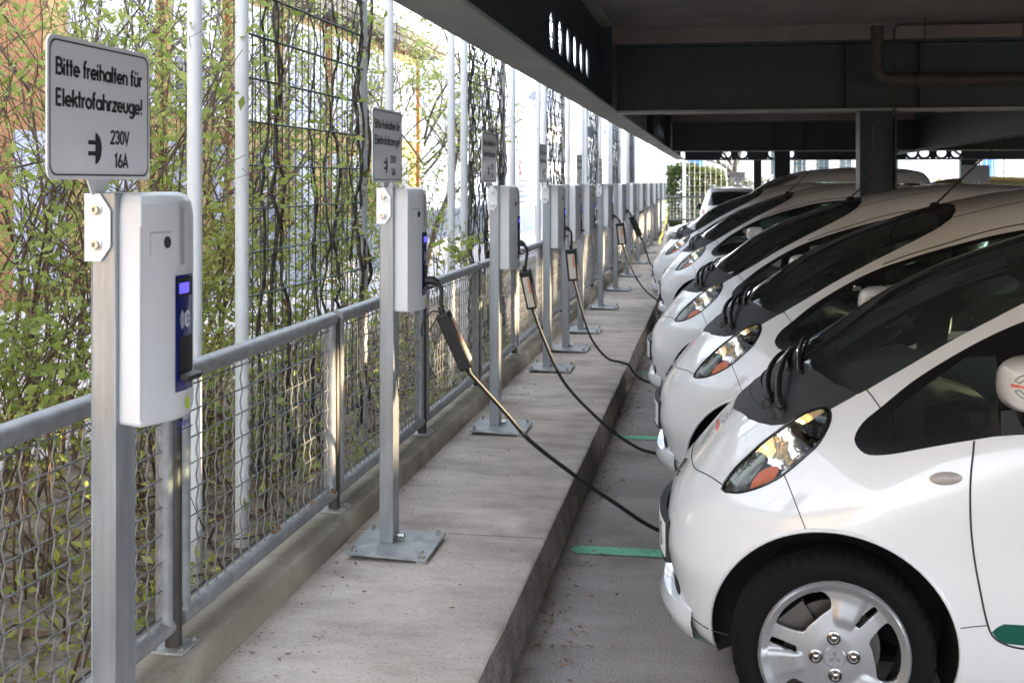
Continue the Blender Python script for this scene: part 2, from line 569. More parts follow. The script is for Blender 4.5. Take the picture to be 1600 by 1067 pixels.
def put_quads(mb, Q, place):
    """flat quads -> mesh through place(a, b)"""
    for i, q in enumerate(Q):
        mb.add([place(a, b, (i % 7) * 6e-5) for a, b in q], [(0, 1, 2, 3)])
# ------------------------------------------------------------------ the setting
def sheet(name, x0, x1, y0, y1, z, m):
    ob = MB().add([(x0, y0, z), (x1, y0, z), (x1, y1, z), (x0, y1, z)], [(0, 1, 2, 3)]).build(name, m)
    return tag(ob, kind='structure')


sheet('ground', -400, 400, -300, 600, -.012, M['soil'])
sheet('road', -.75, 30, -30, 42, 0.0, M['asphalt'])
sheet('street', -60, -3.9, -20, 140, -.004, M['street'])

# walkway slab with a rough kerb edge (slightly wandering)
def walkway():
    mb = MB()
    ys = [-26 + .12 * i for i in range(545)]
    r = random.Random(3)
    prev = 0
    rows = []
    for y in ys:
        prev = prev * .7 + r.uniform(-.0022, .0022)
        xe = -.683 - max(0, y - 4) * .0022 + prev
        rows.append([(-1.475, y, .17), (-1.2, y, .17), (xe - .012, y, .17), (xe, y, .158)])
    n = len(rows)
    mb.add([p for row in rows for p in row], [(i * 4 + k, i * 4 + k + 1, i * 4 + k + 5, i * 4 + k + 4) for i in range(n - 1) for k in range(3)])
    ob = mb.build('walkway', M['walk'], smooth=50)
    tag(ob, kind='structure')
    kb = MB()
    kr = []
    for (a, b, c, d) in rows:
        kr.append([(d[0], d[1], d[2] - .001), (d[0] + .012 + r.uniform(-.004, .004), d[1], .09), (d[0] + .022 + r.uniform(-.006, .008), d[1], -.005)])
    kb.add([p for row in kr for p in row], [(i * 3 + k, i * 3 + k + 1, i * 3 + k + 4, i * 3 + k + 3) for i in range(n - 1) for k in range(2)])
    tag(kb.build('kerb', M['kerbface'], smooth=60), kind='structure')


walkway()

up = MB()
yy = [-26 + .15 * i for i in range(440)]
r_ = random.Random(5)
rows = []
for y in yy:
    j = lambda s: r_.uniform(-s, s)
    rows.append([(-1.472 + j(.003), y, .165), (-1.476 + j(.003), y, .255 + j(.002)), (-1.488, y, .269 + j(.002)), (-1.60, y, .270 + j(.002)), (-1.70, y, .266), (-1.71, y, -.02)])
n = len(rows)
up.add([p for row in rows for p in row], [(i * 6 + k, i * 6 + k + 1, i * 6 + k + 7, i * 6 + k + 6) for i in range(n - 1) for k in range(5)])
up.f.append(tuple(range(6)))
tag(up.build('concrete_upstand', M['upstand'], smooth=60), 'low mossy concrete upstand carrying the railing along the walkway', 'low wall')

# drainage grate on the garden side
g = MB()
for i in range(150):
    y = -1 + i * .06
    g.box(-2.0, -1.74, y, y + .028, .0, .03)
for x in (-2.0, -1.93, -1.87, -1.80, -1.745):
    g.box(x - .008, x + .008, -1, 8, -.01, .036)
tag(g.build('drainage_grate', M['gravel']), 'dark metal drainage grate on the ground behind the railing', 'grate')

# painted bay lines
for i, (y, lab) in enumerate([(5.26, 'green painted bay line beside the nearest white car'), (7.62, 'green painted bay line between the second and third white cars'),
                              (10.2, 'short visible green bay line beyond the third white car'), (12.4, 'green bay line before the fourth white car'), (14.75, 'green bay line between the fourth and fifth white cars'),
                              (17.3, 'green bay line beside the silver van')]):
    mb = MB()
    r = random.Random(i)
    x0 = -.595 - .006 * y
    E0 = [(x0 + r.uniform(-.02, .03), y - .055 + .11 * k / 6) for k in range(7)]
    pts = [(x0 + .5, y - .055)] + [(2.5, y - .055), (2.5, y + .055)] + list(reversed(E0))
    mb.add([(a, b, .004) for a, b in pts], [tuple(range(len(pts)))])
    tag(mb.build('bay_line', M['green_paint']), lab, 'bay line', 'green bay lines on the asphalt')

# ------------------------------------------------------------------ parking deck
DY = -1.4        # near end of the deck


def deck():
    t = thing('parking_deck', (0, 0, 0), 'dark steel and concrete parking deck roofing the row of white cars', 'parking deck')
    s = MB()
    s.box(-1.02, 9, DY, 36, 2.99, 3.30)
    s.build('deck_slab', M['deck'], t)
    # edge beam along the walkway: bottom flange, web with holes, top flange
    fl = MB()
    fl.box(-1.125, -.885, DY, 35.4, 2.262, 2.283)
    fl.build('bottom_flange', M['flange'], t, bev=.004)
    # web built of strips round circular holes
    wb = MB()
    xw0, xw1 = -1.012, -.998
    zc, R = 2.565, .122
    holes = []
    for y0 in (7.3 + .06, 21.3, 31.3):
        holes += [y0 + .415 * k for k in range(6)]
    y = DY
    half = .2
    for hc in holes:
        if hc - half > y + 1e-6:
            wb.box(xw0, xw1, y, hc - half, 2.283, 2.985)
        wb.box(xw0, xw1, hc - half, hc + half, 2.283, zc - half)
        wb.box(xw0, xw1, hc - half, hc + half, zc + half, 2.985)
        n = 32
        sq, ci = [], []
        for k in range(n):
            a = 2 * math.pi * (k + .5) / n
            c_, s_ = math.cos(a), math.sin(a)
            q = half / max(abs(c_), abs(s_))
            sq.append((hc + c_ * q, zc + s_ * q))
            ci.append((hc + c_ * R, zc + s_ * R))
        for X in (xw0, xw1):
            o = len(wb.v)
            wb.v += [(X, a, b) for a, b in sq] + [(X, a, b) for a, b in ci]
            # square corners
            wb.f += [(o + k, o + (k + 1) % n, o + n + (k + 1) % n, o + n + k) for k in range(n)]
            for (cy, cz) in ((1, 1), (1, -1), (-1, 1), (-1, -1)):
                ks = sorted(range(n), key=lambda k: (sq[k][0] - hc - cy * half) ** 2 + (sq[k][1] - zc - cz * half) ** 2)[:2]
                wb.add([(X, hc + cy * half, zc + cz * half), (X, *sq[ks[0]]), (X, *sq[ks[1]])], [(0, 1, 2)])
        o = len(wb.v)
        wb.v += [(xw0, a, b) for a, b in ci] + [(xw1, a, b) for a, b in ci]
        wb.f += [(o + k, o + (k + 1) % n, o + n + (k + 1) % n, o + n + k) for k in range(n)]
        y = hc + half
    wb.box(xw0, xw1, y, 35.4, 2.283, 2.985)
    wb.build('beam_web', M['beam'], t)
    for yb in (3.75, 10.55, 17.8, 24.65, 31):
        MB().box(-.998, -.90, yb, yb + .015, 2.284, 2.988).build('stiffener', M['beam'], t)
    tf = MB()
    tf.box(-1.125, -.885, DY, 35.4, 2.986, 2.9895)
    tf.box(-1.135, -1.02, DY, 35.6, 2.992, 3.62)
    tf.build('parapet', M['flange'], t)
    # cross beams
    for yb, holed in ((DY + .2, 0), (10.9, 0), (25.0, 0), (35.4, 1)):
        b = MB()
        hb = .14
        if not holed:
            b.box(-.884, 8.8, yb - .006, yb + .006, 2.262, 2.83)
            b.box(-.884, 8.8, yb - hb, yb + hb, 2.832, 2.852)
            for xs in (-.2 + 1.33, 1.75, 4.2, 6.5, 8.8):
                b.box(xs - .006, xs + .006, yb - .12, yb + .12, 2.263, 2.83)
        else:
            xs = -.884
            cs = [.31, .77, 1.64, 2.13, 5.5, 5.83, 6.3, 6.7]
            R2, h2, zc2 = .125, .16, 2.445
            for c in cs:
                if c - h2 > xs:
                    b.box(xs, c - h2, yb - .006, yb + .006, 2.262, 2.83)
                b.box(c - h2, c + h2, yb - .006, yb + .006, 2.262, zc2 - h2)
                b.box(c - h2, c + h2, yb - .006, yb + .006, zc2 + h2, 2.83)
                n = 28
                for k in range(n):
                    a0, a1 = 2 * math.pi * k / n, 2 * math.pi * (k + 1) / n
                    p = []
                    for a in (a0, a1):
                        q = h2 / max(abs(math.cos(a)), abs(math.sin(a)))
                        p.append((c + math.cos(a) * q, zc2 + math.sin(a) * q, c + math.cos(a) * R2, zc2 + math.sin(a) * R2))
                    b.add([(p[0][0], yb, p[0][1]), (p[1][0], yb, p[1][1]), (p[1][2], yb, p[1][3]), (p[0][2], yb, p[0][3])], [(0, 1, 2, 3)])
                xs = c + h2
            b.box(xs, 8.8, yb - .006, yb + .006, 2.262, 2.83)
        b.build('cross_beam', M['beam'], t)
        f = MB()
        f.box(-.884, 8.8, yb - hb, yb + hb, 2.24, 2.2615)
        f.build('cross_beam_flange', M['flange'], t)
        h = MB()
        h.box(-.99, 8.8, yb - .2, yb + .2, 2.853, 2.9885)
        h.build('haunch', M['haunch'], t)
    lb = MB()
    lb.box(3.994, 4.006, 11.05, 35.2, 2.262, 2.83)
    lb.box(3.87, 4.13, 11.05, 35.2, 2.241, 2.2615)
    lb.box(3.9, 4.1, 11.05, 35.2, 2.832, 2.9885)
    lb.build('longitudinal_beam', M['beam'], t)
    # unseen far beam, added so its underside caps the sun band
    fb = MB()
    fb.box(8.81, 8.95, DY, 36, 2.26, 2.989)
    fb.build('sun_cap_beam', M['beam'], t)
    rw = MB()  # unseen wall added to darken the deck, leaving a slot for the sun
    rw.box(8.84, 9.0, 3.2, 36, 0, 1.86)
    rw.box(8.84, 9.0, 3.2, 5.35, 1.86, 2.2599)
    rw.box(8.86, 9.02, DY, 36, 3.301, 9.2)  # added upper part keeps the low sun off garden and facade
    rw.build('added_slot_wall', M['added_slot_wall'], t)
    cols = [(1.39, 10.9, .155), (1.34, 25.0, .155), (1.2, 35.4, .11), (7.0, 35.4, .2), (8.6, DY + .2, .155), (8.6, 10.9, .155), (8.6, 25, .155)]
    for cx, cy, h in cols:
        c = MB()
        c.box(cx - h + .015, cx + h - .015, cy - .006, cy + .006, 0, 2.239)
        c.box(cx - h, cx - h + .0145, cy - .15, cy + .15, 0, 2.239)
        c.box(cx + h - .0145, cx + h, cy - .15, cy + .15, 0, 2.239)
        c.build('column', M['beam'], t)
    return t


deck()

dp = thing('drain_pipe', (1.33, 10.35, 2.47), 'dark drain pipe with an elbow hung under the deck soffit', 'pipe')
pb = MB()
pb.tube([(0, 0, .45), (0, 0, .1), (.03, 0, .03), (.1, 0, 0), (1, 0, -.004), (8, 0, -.03)], .052, 14)
for x, z0 in ((0, .30), (.35, 0), (3.0, -.01)):
    if x == 0:
        pb.lathe([(.062, -.03), (.062, .03)], (0, 0, z0), 'z', 14)
    else:
        pb.lathe([(.062, -.03), (.062, .03)], (x, 0, z0), 'x', 14)
pb.build('pipe_run', M['pipe'], dp, smooth=40)
hk = MB()
for x in (.38, 1.15, 2.2, 3.4):
    hk.tube([(x, 0, .04), (x, 0, .51)], .006, 6)
    hk.lathe([(.056, -.012), (.056, .012)], (x, 0, -.004), 'x', 14)
hk.build('hanger', M['pipe'], dp)
cd = thing('conduit', (1.5, 10.62, 2.9), 'thin grey electrical conduit running down the first cross beam and column', 'conduit')
MB().tube([(2.5, -.02, .06), (.04, -.02, .06), (.0, -.02, .03), (0, -.02, -.72), (-.02, .05, -.75), (-.14, .05, -.75), (-.16, .07, -.8), (-.16, .07, -2.6)], .011, 8).build('conduit_run', M['pipe'], cd, smooth=50)

# ------------------------------------------------------------------ charging posts
BOX = [(.034, .018), (.106, -.014), (.141, .074), (.146, .115), (.141, .156), (.106, .244), (.034, .212)]


def housing_mesh():
    """octagonal plastic housing: stacked outlines, rounded shoulders at the top"""
    mb = MB()
    lev = [(1.108 - .17, .93, .01), (1.114 - .17, .985, .003), (1.124 - .17, 1, 0), (1.52 - .17, 1, 0), (1.556 - .17, .992, .0), (1.582 - .17, .95, .0), (1.596 - .17, .86, .0), (1.602 - .17, .70, 0)]
    cx, cy = .034, .115
    n = len(BOX)
    fine = []
    for i in range(n):
        a, b = BOX[i], BOX[(i + 1) % n]
        p = BOX[i - 1]
        fine.append(a)
    k = len(fine)
    for z, s, _ in lev:
        for a, b in fine:
            mb.v.append((cx + (a - cx) * s, cy + (b - cy) * (s if s < .97 else 1 - (1 - s) * .5), z))
    for i in range(len(lev) - 1):
        for j in range(k):
            mb.f.append((i * k + j, i * k + (j + 1) % k, (i + 1) * k + (j + 1) % k, (i + 1) * k + j))
    mb.f.append(tuple(range(k)))
    mb.f.append(tuple((len(lev) - 1) * k + j for j in range(k)))
    return mb


def front(a, b, d=0.0):
    """point on the front face of the box: a along y, b height, d proud"""
    t = abs(a - .115) / .043
    x = .146 - .005 * min(t, 1) ** 1.6 if t <= 1 else .141 - (t - 1) * .043 * (.046 / .117)
    return (x + d, a, b)


def make_station(label, bracket=True, group='charging posts along the railing'):
    t = thing('charging_post', (0, 0, .17), label, 'charging post', group)
    # post: open strut channel
    p = MB()
    p.box(-.012, .042, 0, .085, .017, 1.432)
    p.box(-.013, -.009, -.0015, .0865, .017, 1.43)
    p.box(.039, .0435, -.0015, .0865, .017, 1.43)
    p.build('post', M['galv'], t, bev=.002)
    b = MB()
    tl = .012
    b.obox((.055, .01, .022), (.16, 0, -.006), (0, .165, .004), (0, 0, .005))
    b.build('base_plate', M['plate'], t, bev=.002)
    for (x, y) in ((-.08, .15), (.19, .15), (.19, -.13), (-.08, -.13)):
        an = MB().lathe([(.013, .0), (.013, .012), (.008, .013), (.008, .026), (.005, .03)], (x, y, .024 - (x > 0) * .008), 'z', 8)
        an.build('anchor_bolt', M['bolt'], t)
    for y in (-.13, .15):
        MB().obox((.19, y, .007), (.018, 0, 0), (0, .018, 0), (0, 0, .008)).build('levelling_shim', M['plate'], t)
    MB().lathe([(.012, 0), (.012, .03)], (.047, .045, .045), 'x', 8).build('bolt', M['bolt'], t)
    h = housing_mesh().build('housing', M['housing'], t, smooth=25)
    md = h.modifiers.new("edge", 'BEVEL')
    md.width = .005
    md.segments = 3
    md.angle_limit = math.radians(20)
    # seam line and recesses of the housing
    s = MB()
    s.box(.1045, .1072, -.0152, -.0125, .955, 1.36)
    s.build('cover_seam', M['recess'], h)
    rc = MB()
    nx, ny = .088, -.035
    L = math.hypot(nx, ny)
    nrm = Vector((nx / L, ny / L, 0))   # normal of the near front-side face
    tang = Vector((.035, .088, 0)).normalized()

    def side(u, z, d=.0):
        q = Vector((.106, -.014, 0)) + tang * u + nrm * d
        return (q.x, q.y, z)
    for (u0, u1, z0, z1) in ((.025, .085, 1.345, 1.349), (.025, .0275, 1.30, 1.345)):
        rc.add([side(u0, z0, .0007), side(u1, z0, .0007), side(u1, z1, .0007), side(u0, z1, .0007)], [(0, 1, 2, 3)])
    rc.build('moulded_edge', M['recess'], h)
    kh = MB()
    c = [side(.073 + .010 * math.cos(a), 1.325 + .013 * math.sin(a), .0012) for a in [2 * math.pi * i / 20 for i in range(20)]]
    kh.add(c, [tuple(range(20))])
    kh.build('lock_hole', M['seamdark'], h)
    # front panel
    pn = MB()
    cols = [.073 + .086 * i / 8 for i in range(9)]

    def strip(mb, a0, a1, z0, z1, d, n=8):
        P = [front(a0 + (a1 - a0) * i / n, z, d) for z in (z0, z1) for i in range(n + 1)]
        mb.add(P, [(i, i + 1, n + 2 + i, n + 1 + i) for i in range(n)])
    strip(pn, .073, .160, 1.00, 1.252, .0015)
    panel = pn.build('operating_panel', M['blue'], t, smooth=40)
    bz = MB()
    strip(bz, .079, .154, 1.205, 1.246, .0025, 3)
    bz.build('display_bezel', M['black_plastic'], panel)
    lc = MB()
    strip(lc, .084, .128, 1.212, 1.235, .0035, 3)
    lc.build('display', M['lcd'], panel)
    cs = MB()
    cc = (.121, 1.155)
    P = [front(cc[0] + .015 * math.cos(a), cc[1] + .019 * math.sin(a), .0028) for a in [2 * math.pi * i / 26 for i in range(26)]]
    cs.add(P, [tuple(range(26))])
    for rr in (.021, .026, .031):
        pts = arc(cc[0], cc[1], rr, rr, 140, 220, 10)
        put_quads(cs, ribbon(pts, .0022), lambda a, b, d: front(a, b, .0028 + d))
    cs.build('card_symbol', M['label_white'], panel)
    tx = MB()
    for w, zz in (('Chip', 1.158), ('Card', 1.146)):
        w = w.replace('C', 'C').replace('h', 'h')
        Q, wd = lettering(w, .0085, .16)
        put_quads(tx, Q, lambda a, b, d: front(cc[0] - wd / 2 + a, zz + b, .0036 + d))
    tx.build('card_lettering', M['blue_print'], panel)
    so = MB()
    strip(so, .086, .152, 1.035, 1.118, .003, 5)
    so.build('socket_flap', M['black_plastic'], panel)
    lp = MB()
    lp.obox((.157, .12, 1.030), (.010, 0, -.003), (0, .036, 0), (.002, 0, .006))
    lp.build('flap_lip', M['black_plastic'], panel, bev=.002)
    ls = MB()
    strip(ls, .112, .134, .958, .982, .002, 2)
    ls.build('lime_sticker', M['lime'], t)
    nm = MB()
    Q, wd = lettering('Langmatz', .0145, .15, .9)
    put_quads(nm, Q, lambda a, b, d: front(.078 + a, .925 + b, .002 + d))
    put_quads(nm, ribbon([(.078, .914), (.158, .914)], .003), lambda a, b, d: front(a, b, .002 + d))
    nm.build('maker_name', M['blue_print'], t)
    hd = MB()
    strip(hd, .093, .108, 1.275, 1.40, .0012, 2)
    hd.build('hinge_recess', M['recess'], h)
    # bracket for the sign
    if bracket:
        br = MB()
        out = [(-.024, 1.287), (.012, 1.287), (.034, 1.318), (.034, 1.395), (.010, 1.43), (-.024, 1.43)]
        br.prism(out, .004, lambda a, b, d: (a, -.0035 - d, b))
        bk = br.build('sign_bracket', M['white_bracket'], t)
        for z in (1.396, 1.322):
            bb = MB()
            bb.lathe([(.012, 0), (.012, -.003), (.0085, -.0035), (.0085, -.012), (.005, -.012), (.0045, -.006)], (.004, -.0076, z), 'y', 12)
            bb.build('bolt', M['bolt'], bk, smooth=40)
    return t


def make_sign(label, group='white notice signs above the charging posts'):
    """sheet sign in the y-z plane, facing +x; origin at its bottom centre"""
    t = thing('notice_sign', (0, 0, 0), label, 'sign', group)
    w, h, r = .43, .288, .022

    def rr(i, n=6):
        P = []
        for cx, cz, a0 in ((w / 2 - i - r, h - i - r, 0), (-w / 2 + i + r, h - i - r, 90), (-w / 2 + i + r, i + r, 180), (w / 2 - i - r, i + r, 270)):
            P += [(cx + r * math.cos(math.radians(a0 + 90 * k / n)), cz + r * math.sin(math.radians(a0 + 90 * k / n))) for k in range(n + 1)]
        return P
    s = MB()
    s.prism(rr(0), -.003, lambda a, b, d: (d, a, b))
    s.build('sheet', M['sign'], t)
    bk = MB()
    bk.prism(rr(.001), -.0006, lambda a, b, d: (-.0032 + d, a, b))
    bk.build('sheet_back', M['sign_back'], t)
    fr = MB()
    o_, i_ = rr(.008), rr(.0115)
    n = len(o_)
    fr.add([(.0006, a, b) for a, b in o_] + [(.0006, a, b) for a, b in i_], [(k, (k + 1) % n, n + (k + 1) % n, n + k) for k in range(n)])
    fr.build('border_line', M['sign_black'], t)
    pl = lambda y0, z0: (lambda a, b, d: (.0007 + d, y0 + a, z0 + b))
    for txt, y0, z0, hh, wid in (('Bitte freihalten f\u00fcr', -.185, h - .079, .0355, .362), ('Elektrofahrzeuge!', -.185, h - .141, .0355, .365), ('230V', .033, h - .211, .030, .083), ('16A', .05, h - .262, .030, .062)):
        Q, wd = lettering(txt, hh, .185)
        k = wid / wd
        L = MB()
        put_quads(L, [[(a * k, b) for a, b in q] for q in Q], pl(y0, z0))
        L.build('lettering', M['sign_black'], t)
    pg = MB()
    py, pz = -.031, h - .222
    pts = [(py, pz + .033)] + arc(py, pz, .027, .033, 80, -80, 14) + [(py, pz - .033)]
    pg.add([(.0007, a, b) for a, b in pts], [tuple(range(len(pts)))])
    for dz in (.012, -.011):
        pg.add([(.0009, py - .030, pz + dz - .0045), (.0009, py + .001, pz + dz - .0045), (.0009, py + .001, pz + dz + .0045), (.0009, py - .030, pz + dz + .0045)], [(0, 1, 2, 3)])
    pg.build('plug_symbol', M['sign_black'], t)
    tb = MB()
    tb.prism([(-.062, .012), (.055, .012), (.03, -.012), (.012, -.033), (-.035, -.033)], -.003, lambda a, b, d: (-.004 + d, a, b))
    tb.build('mounting_tab', M['white_bracket'], t)
    return t


ST = [  # x, y, sign, label
    (-1.291, 2.350, 1, 'nearest charging post, grey box with lit display, card symbol and no cable plugged in'),
    (-1.300, 4.590, 1, 'second charging post along the railing, its cable leading to the nearest white car'),
    (-1.292, 6.890, 1, 'third charging post along the railing, its cable leading to the second white car'),
    (-1.303, 9.165, 1, 'fourth charging post along the railing, just beyond the railing corner post'),
    (-1.293, 10.25, 0, 'fifth charging post, standing close behind the fourth and without a bracket'),
    (-1.306, 11.52, 1, 'sixth charging post along the railing, darker boxed, before the wider gap'),
    (-1.318, 13.70, 1, 'seventh charging post along the railing, after the wider gap, with a bracket'),
    (-1.333, 16.00, 0, 'eighth charging post along the railing, behind the fourth hanging control box'),
    (-1.352, 18.40, 0, 'ninth charging post along the railing, behind the tilted fifth control box'),
    (-1.381, 21.35, 0, 'tenth charging post along the railing, near the nose of the silver van'),
    (-1.430, 24.60, 0, 'eleventh charging post along the railing, next before the blue plug'),
    (-1.460, 27.60, 0, 'charging post with a blue plug and yellow cable'),
    (-1.485, 30.20, 0, 'second to last charging post in the row, just past the blue plug'),
    (-1.490, 32.90, 0, 'farthest charging post in the row, beside the grey gate'),
]
proto_b = proto_n = None
for i, (x, y, sg, lab) in enumerate(ST):
    if sg:
        if proto_b is None:
            proto_b = make_station(lab)
            proto_b.location = (x, y, .17)
        else:
            dup(proto_b, (x, y, .17), lab)
    else:
        if proto_n is None:
            proto_n = make_station(lab, bracket=False)
            proto_n.location = (x, y, .17)
        else:
            dup(proto_n, (x, y, .17), lab, rz=math.radians(-1.5))
SG = [(2.372, 1.629, 'nearest notice sign with clearly readable black print, above the first charging post'), (4.63, 1.623, 'second notice sign in the row, grey and readable, above the second charging post'),
      (6.81, 1.621, 'third notice sign in the row, dark with a pale reflection, in front of thick vines'), (9.0, 1.62, 'fourth notice sign in the row, brownish and very narrow, beside white poles'),
      (11.6, 1.60, 'fifth notice sign in the row, a thin sliver between white poles'), (13.75, 1.60, 'sixth and farthest notice sign in the row along the railing')]
ps = make_sign(SG[0][2])
ps.location = (-1.29, SG[0][0], SG[0][1])
for y, z, lab in SG[1:]:
    dup(ps, (-1.29 - (y > 10) * .015, y, z), lab, rz=math.radians(RNG.uniform(-.6, .6)))
# signs seen at the far end of the deck
def far_sign(loc, rz, label, pole=True):
    t = dup(ps, loc, label, rz=rz)
    MB().box(-.03, -.005, -.03, .03, -loc[2], .03).build('sign_post', M['galv'], t)
    return t
far_sign((.62, 35.0, 1.62), math.radians(-90), 'grey notice sign on a post beyond the white parked car')
far_sign((4.12, 20.2, 1.60), math.radians(93), 'back of a dark sign sheet on a post above the second car roof')

# ------------------------------------------------------------------ railing
def make_post(label):
    t = thing('railing_support', (0, 0, .269), label, 'railing post', 'dark railing posts on the upstand')
    MB().lathe([(.0245, .008), (.0245, .79), (.022, .795)], (0, 0, 0), 'z', 20).build('upright', M['old_steel'], t, smooth=40)
    b = MB()
    b.box(-.055, .055, -.06, .06, .001, .009)
    b.build('base_plate', M['plate'], t, bev=.002)
    for a in (-.04, .04):
        for c in (-.042, .042):
            MB().lathe([(.009, .0), (.009, .009), (.005, .010)], (a, c, .009), 'z', 6).build('anchor_bolt', M['bolt'], t)
    for z in (.115, .66):
        for sgn in (-1, 1):
            l = MB()
            l.box(-.004, .004, sgn * .024, sgn * .058, z - .025, z + .025)
            l.lathe([(.011, -.012), (.011, .012)], (0, sgn * .043, z), 'x', 8)
            l.build('fixing_lug', M['old_steel'], t)
    return t


def crimp(p0, p1, amp, period, dirn, r):
    p0, p1, dirn = Vector(p0), Vector(p1), Vector(dirn)
    L = (p1 - p0).length
    n = max(2, int(L / period * 4))
    return [p0.lerp(p1, i / n) + dirn * amp * math.sin(2 * math.pi * i / 4.0) for i in range(n + 1)], r


def make_panel(y0, y1, label, fine=True):
    """framed crimped-mesh panel between two posts, local y from 0"""
    t = thing('mesh_railing', (-1.556, y0, .269), label, 'railing panel', 'mesh railing panels beside the walkway')
    W = y1 - y0
    a, b = .058, W - .058
    zb, zt = .075, .792
    f = MB()
    f.tube([(0, a - .024, zt), (0, b + .024, zt)], .0285, 16)
    f.build('top_rail', M['galv_pipe'], t, smooth=45)
    f = MB()
    f.tube([(0, a - .024, zb), (0, b + .024, zb)], .0255, 16)
    f.build('bottom_rail', M['galv_pipe'], t, smooth=45)
    for yv in (a, b):
        MB().tube([(0, yv, zb - .005), (0, yv, zt + .002)], .0243, 16).build('upright', M['galv_pipe'], t, smooth=45)
    w = MB()
    ny, nz = int((b - a - .06) / .066), 9
    sg = 5 if fine else 4
    for i in range(ny + 1):
        y = a + .036 + i * (b - a - .072) / ny
        pts, r = crimp((0, y, zb + .01), (0, y, zt - .01), .0042, .079 if fine else .158, (.55 if fine else .4, .75, 0), .0026)
        w.tube(pts, .0027, sg, cap=False)
    for k in range(nz):
        z = zb + .04 + k * .079
        pts, r = crimp((0.002, a + .01, z), (0.002, b - .01, z), .0028, .066 if fine else .132, (.9, 0, .4), .0026)
        w.tube(pts, .0027, sg, cap=False)
    w.build('wire_mesh', M['mesh_wire'], t, smooth=80, fix=False)
    return t


RP = [.30, 1.785, 3.27, 4.76, 6.265, 7.77, 9.28] + [9.28 + 1.505 * k for k in range(1, 18)]
pp = make_post('nearest railing post, standing behind the first charging post')
names = {1: 'railing post just outside the near end of the view', 2: 'nearest railing post, standing behind the first charging post', 3: 'dark railing post on the upstand before the second charging post', 4: 'railing post right behind the second charging post with a light band',
         5: 'railing post with a green leafy sprig hanging over its rail', 6: 'railing post behind the third charging post', 7: 'railing post beside the fourth charging post'}
pp.location = (-1.556, RP[2], .269)
for i, y in enumerate(RP):
    if i in (0, 1):
        continue
    if i == 2:
        continue
    dup(pp, (-1.556 - max(0, y - 7) * .0012, y, .269), names.get(i, 'dark railing post far down the row, post number %d from the camera' % (i - 1)))
pl0 = None
for i in range(len(RP) - 1):
    lab = {0: 'mesh railing panel at the very near end', 1: 'nearest mesh railing panel, left of the first charging post', 2: 'mesh railing panel between the first and second charging posts, in front of a white pole',
           3: 'mesh railing panel passing behind the second charging post', 4: 'mesh railing panel under the leafy sprig', 5: 'mesh railing panel behind the third charging post', 6: 'mesh railing panel beside the fourth charging post'}.get(i, 'distant mesh railing panel, panel number %d from the camera' % (i + 1))
    if i < 7:
        make_panel(RP[i], RP[i + 1], lab, True)
    elif pl0 is None:
        pl0 = make_panel(RP[i], RP[i + 1], lab, False)
        pl0.location.x -= .003
    else:
        dup(pl0, (-1.556 - max(0, RP[i] - 7) * .0012, RP[i], .269), lab)

# ------------------------------------------------------------------ white poles and wire trellises on the garden side
XT = -2.1
POLES = []
k = 0
pole_mesh = None
order = ['first', 'second', 'third', 'fourth', 'fifth', 'sixth', 'seventh']
for per in range(-1, 6):
    for off, role in ((4.607, 'single white pole before'), (5.103, 'white pole carrying the near edge of'), (7.566, 'single white pole just after')):
        y = off + per * 4.82
        if y < .2:
            continue
        nm = order[per] if per >= 0 else None
        lab = role + ((' the %s wire trellis' % nm) if nm else ' the trellis outside the near end')
        if pole_mesh is None:
            ob = MB().lathe([(.0305, -.02), (.0305, 6.2)], (0, 0, 0), 'z', 24).build('white_pole', M['white_pole'], smooth=40)
            pole_mesh = ob.data
        else:
            ob = bpy.data.objects.new('white_pole', pole_mesh)
            COL.objects.link(ob)
        ob.location = (XT, y, 0)
        tag(ob, lab, 'pole', 'white poles behind the railing')


def trellis(y0, idx, fine):
    t = thing('wire_trellis', (XT, y0, 0), '%s wire trellis behind the railing, overgrown with bare climbing vines' % order[idx], 'trellis', 'wire trellises between the white poles')
    w = MB()
    W = 1.88
    n = 19
    for i in range(1, n):
        y = .03 + i * (W - .06) / n
        w.tube([(0, y, .28), (0, y, 4.6)], .0034, 5, cap=False)
    z = .3
    while z < 4.62:
        for dx in (-.006, .006):
            w.tube([(dx, .02, z), (dx, W - .02, z)], .0046, 5, cap=False)
        z += .2
    w.build('wire_grid', M['trellis'], t, smooth=80, fix=False)
    MB().lathe([(.026, -.02), (.026, 5.6)], (0, W, 0), 'z', 18).build('edge_post', M['grey_pole'], t, smooth=40)
    return t


for per in range(0, 6):
    trellis(5.103 + per * 4.82, per, per < 2)
# ------------------------------------------------------------------ vehicles
def pchip(xs, ys):
    xs = np.array(xs, float)
    ys = np.array(ys, float)
    h = np.diff(xs)
    d = np.diff(ys) / h
    m = np.zeros(len(xs))
    m[0] = d[0]
    m[-1] = d[-1]
    for i in range(1, len(xs) - 1):
        if d[i - 1] * d[i] > 0:
            w1 = 2 * h[i] + h[i - 1]
            w2 = h[i] + 2 * h[i - 1]
            m[i] = (w1 + w2) / (w1 / d[i - 1] + w2 / d[i])

    def f(q):
        q = np.clip(np.asarray(q, float), xs[0], xs[-1])
        i = np.clip(np.searchsorted(xs, q) - 1, 0, len(xs) - 2)
        t = (q - xs[i]) / h[i]
        return (2 * t ** 3 - 3 * t ** 2 + 1) * ys[i] + (t ** 3 - 2 * t ** 2 + t) * h[i] * m[i] + (-2 * t ** 3 + 3 * t ** 2) * ys[i + 1] + (t ** 3 - t ** 2) * h[i] * m[i + 1]
    return f


